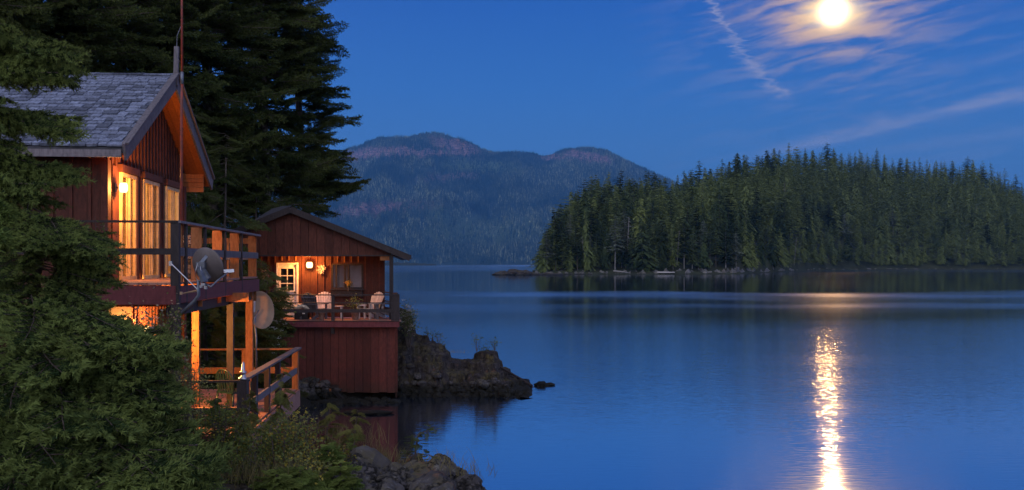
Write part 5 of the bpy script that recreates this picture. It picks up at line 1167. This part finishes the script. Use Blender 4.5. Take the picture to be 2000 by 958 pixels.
# twisted little pine on the foreground rock
t = thing('twisted_pine', 'tiny twisted pine growing alone on the foreground rock', 'tree', P(820, 916, 12.0))
def Q(x, y, k=0): return P(x, y, 12.0 + k)
b = MB(); b.tube([Q(815, 916), Q(811, 893), Q(812, 875), Q(815, 856), Q(820, 848), (Q(833, 842)), Q(848, 834)], [.017, .014, .012, .009, .007, .005, .003], 6); b.build('trunk', 'bark', t, True)
for p, q in (((811, 890), (792, 884)), ((812, 885), (838, 889)), ((814, 862), (834, 858)), ((812, 876), (800, 872)), ((838, 889), (846, 896)), ((820, 848), (808, 852)), ((833, 842), (838, 850))):
    b = MB(); b.tube([Q(*p), Q(*q)], [.006, .003], 4); b.build('twig', 'bark', t)
for x, y, L in ((792, 884, .10), (797, 882, .08), (838, 889, .11), (832, 887, .08), (816, 866, .10), (806, 868, .10), (820, 866, .08), (808, 852, .09), (820, 848, .10), (834, 842, .09), (848, 834, .08), (852, 838, .07), (840, 896, .07)):
    for k in range(3): branch(t, FB, Q(x, y), (vr.uniform(-1, 1), vr.uniform(-1, 1), vr.uniform(-.4, .2)), L * vr.uniform(1.1, 1.7), 0, 'needle_tuft')
# dry grasses
def grass(label, px, py, Y, rx, hgt, n):
    b = MB(); c = P(px, py, Y); r = random.Random(px)
    for i in range(n):
        x = c.x + r.gauss(0, rx / F * Y * .5); y = c.y + r.gauss(0, .15); p0 = Vector((x, y, c.z)); h_ = hgt / F * Y * r.uniform(.4, 1); l_ = Vector((r.gauss(0, .3), r.gauss(0, .3), 1)) * h_; w_ = Vector((.0025, 0, 0))
        b.add([p0 - w_, p0 + w_, p0 + l_ * .6 + w_ * .7, p0 + l_ * .6 - w_ * .7], [(0, 1, 2, 3)]); b.add([p0 + l_ * .6 - w_ * .7, p0 + l_ * .6 + w_ * .7, p0 + l_ + Vector((l_.x * .4, 0, -.02))], [(0, 1, 2)])
    o = b.build('dry_grass', 'grass'); tag(o, label, 'grass', kind='stuff')
sapling('leafy green spruce sapling at the bottom edge before the boulders', 665, 900, 985, 10.7, .34, 46, YB_, 'spruce_sapling')
sapling('spruce sapling low at the bottom edge, left of centre', 540, 915, 990, 10.3, .40, 44, YB_, 'spruce_sapling')
shrub('yellow-green bush between the cedar saplings and the boulders', 655, 905, 11.4, 44, 36, 1100, .036, ['leaf_yellow', 'leaf'], stems=16, zb=1.9)
shrub('bush with reddish stems beside the deck steps, against the shore rubble', 590, 840, 12.4, 36, 40, 900, .036, ['leaf', 'leaf_yellow'], stems=18, zb=1.5)
grass('dry grass left of the twisted pine', 735, 905, 12.0, 60, 52, 160); grass('dry grass stalks at the right end of the foreground rocks', 905, 930, 11.6, 60, 44, 60); grass('dry grass round the twisted pine', 850, 914, 11.8, 60, 44, 80); grass('dry stems behind the bright spruce sapling', 690, 870, 12.3, 60, 60, 90)
grass('grass on the headland crest', 860, 690, 39.5, 60, 10, 160); grass('grass in front of the deck post', 500, 940, 10.6, 90, 60, 160)

# --- rocks
RM_ = [rock_mesh('boulder', 70 + i, 'rock', 4, .42, .72) for i in range(6)]
BO = [(728, 930, 11.7, 62, 'large mossy boulder at the left of the foreground rocks'), (785, 938, 11.4, 50, 'lichen-spotted boulder below the twisted pine'), (836, 930, 11.6, 44, 'rounded grey boulder right of the twisted pine'), (878, 925, 11.9, 34, 'smooth dark boulder near the right end of the foreground rocks'), (915, 948, 11.3, 34, 'rightmost boulder, rusty and angular, at the bottom edge'), (690, 950, 11.0, 48, 'boulder at the bottom edge beside the spruce sapling'), (850, 962, 10.8, 50, 'boulder at the bottom edge under the grey ones'), (758, 965, 10.9, 44, 'broken boulder at the bottom edge left of centre'), (806, 912, 12.2, 34, 'rusty brown boulder carrying the twisted pine'), (862, 908, 12.3, 26, 'brown-topped boulder behind the smooth dark one'), (510, 965, 10.4, 30, 'pale blue-grey rock glimpsed among the brushwood'), (560, 985, 10.0, 40, 'half-hidden rock under the low bush')]
for i, (px, py, Y, r, lb) in enumerate(BO):
    o = link(bpy.data.objects.new('boulder', RM_[i % 6])); o.location = P(px, py + r * .25, Y); s_ = r / F * Y * 1.08; o.scale = (s_, s_, s_); o.rotation_euler = (vr.uniform(-.4, .4), vr.uniform(-.4, .4), i * 1.9); tag(o, lb, 'rock', 'foreground boulders')
o = link(bpy.data.objects.new('rock', rock_mesh('rock', 91, 'headland', 3, .5, .6))); o.location = P(1057, 751, 40.0) ; o.location.z = .02; o.scale = (.24, .25, .26); tag(o, 'left one of two small black rocks awash off the headland tip', 'rock')
o = link(bpy.data.objects.new('rock', rock_mesh('rock', 92, 'headland', 3, .5, .5))); o.location = P(1069, 751, 40.2); o.location.z = .0; o.scale = (.28, .25, .2); tag(o, 'right one of two small black rocks awash off the headland tip', 'rock')
b = MB(); r = random.Random(4); src = [rock_mesh('tmp', 80 + i, 'rock', 2, .5, .7) for i in range(4)]
for i in range(330):
    px = r.uniform(565, 1000) if i % 3 else r.uniform(560, 700); Y = r.uniform(34.6, 36.0) if px < 775 else r.uniform(36.6, 37.6); x = px2x(px, Y); z = max(-.05, ground_z(x, Y)) if px < 775 else max(0, head_z(x, Y)); s_ = r.uniform(.06, .24) * (1 if px < 775 else .8)
    me = src[i % 4]; m = Matrix.Translation((x, Y, z + .02)) @ Matrix.Rotation(r.random() * 6, 4, 'Z') @ Matrix.Diagonal((s_, s_, s_, 1)); b.add([m @ v.co for v in me.vertices], [tuple(p.vertices) for p in me.polygons])
tag(b.build('rubble', 'rock'), 'grey rubble of broken rocks along the waterline under the lower cabin', 'rubble', kind='stuff')
o = link(bpy.data.objects.new('rock', rock_mesh('rock', 95, 'rock', 3, .4, .22))); o.location = P(715, 806, 32.6); o.location.z = 0; o.scale = (.75, .35, .5); tag(o, 'flat rock awash in the red reflection of the lower cabin', 'rock')
t = thing('slip_rails', 'pair of old poles slanting from the headland tip into the water', 'rails', P(1010, 740, 39.4))
for (x0, y0, x1, y1, dy_) in ((968, 712, 1040, 754, 0), (985, 728, 1042, 758, .35)):
    b = MB(); b.tube([P(x0, y0, 38.9 + dy_), P(x1, y1, 39.3 + dy_)], .05, 6); b.build('rail', 'dark_wood', t)
for k in range(4): b = MB(); f = .55 + k * .13; p0 = P(968, 712, 38.85).lerp(P(1040, 754, 39.25), f); p1 = P(985, 728, 39.25).lerp(P(1042, 758, 39.65), f); b.beam(p0, p1, .05, .05); b.build('rung', 'dark_wood', t)

# ================================================================== haze
hb = MB(); hb.box((0, 7000, 700), (26000, 16000, 1450)); hm, ht, hout = new_mat('evening_haze')
pv = ht.n('ShaderNodeVolumePrincipled'); pv.inputs['Color'].default_value = (.14, .46, 1, 1); pv.inputs['Density'].default_value = 5.8e-5; pv.inputs['Anisotropy'].default_value = 0
ht.L.new(pv.outputs[0], hout.inputs['Volume'])
M['haze'] = hm; hz = hb.build('haze', 'haze'); hz['kind'] = 'stuff'; hz['label'] = 'blue evening haze over the inlet'
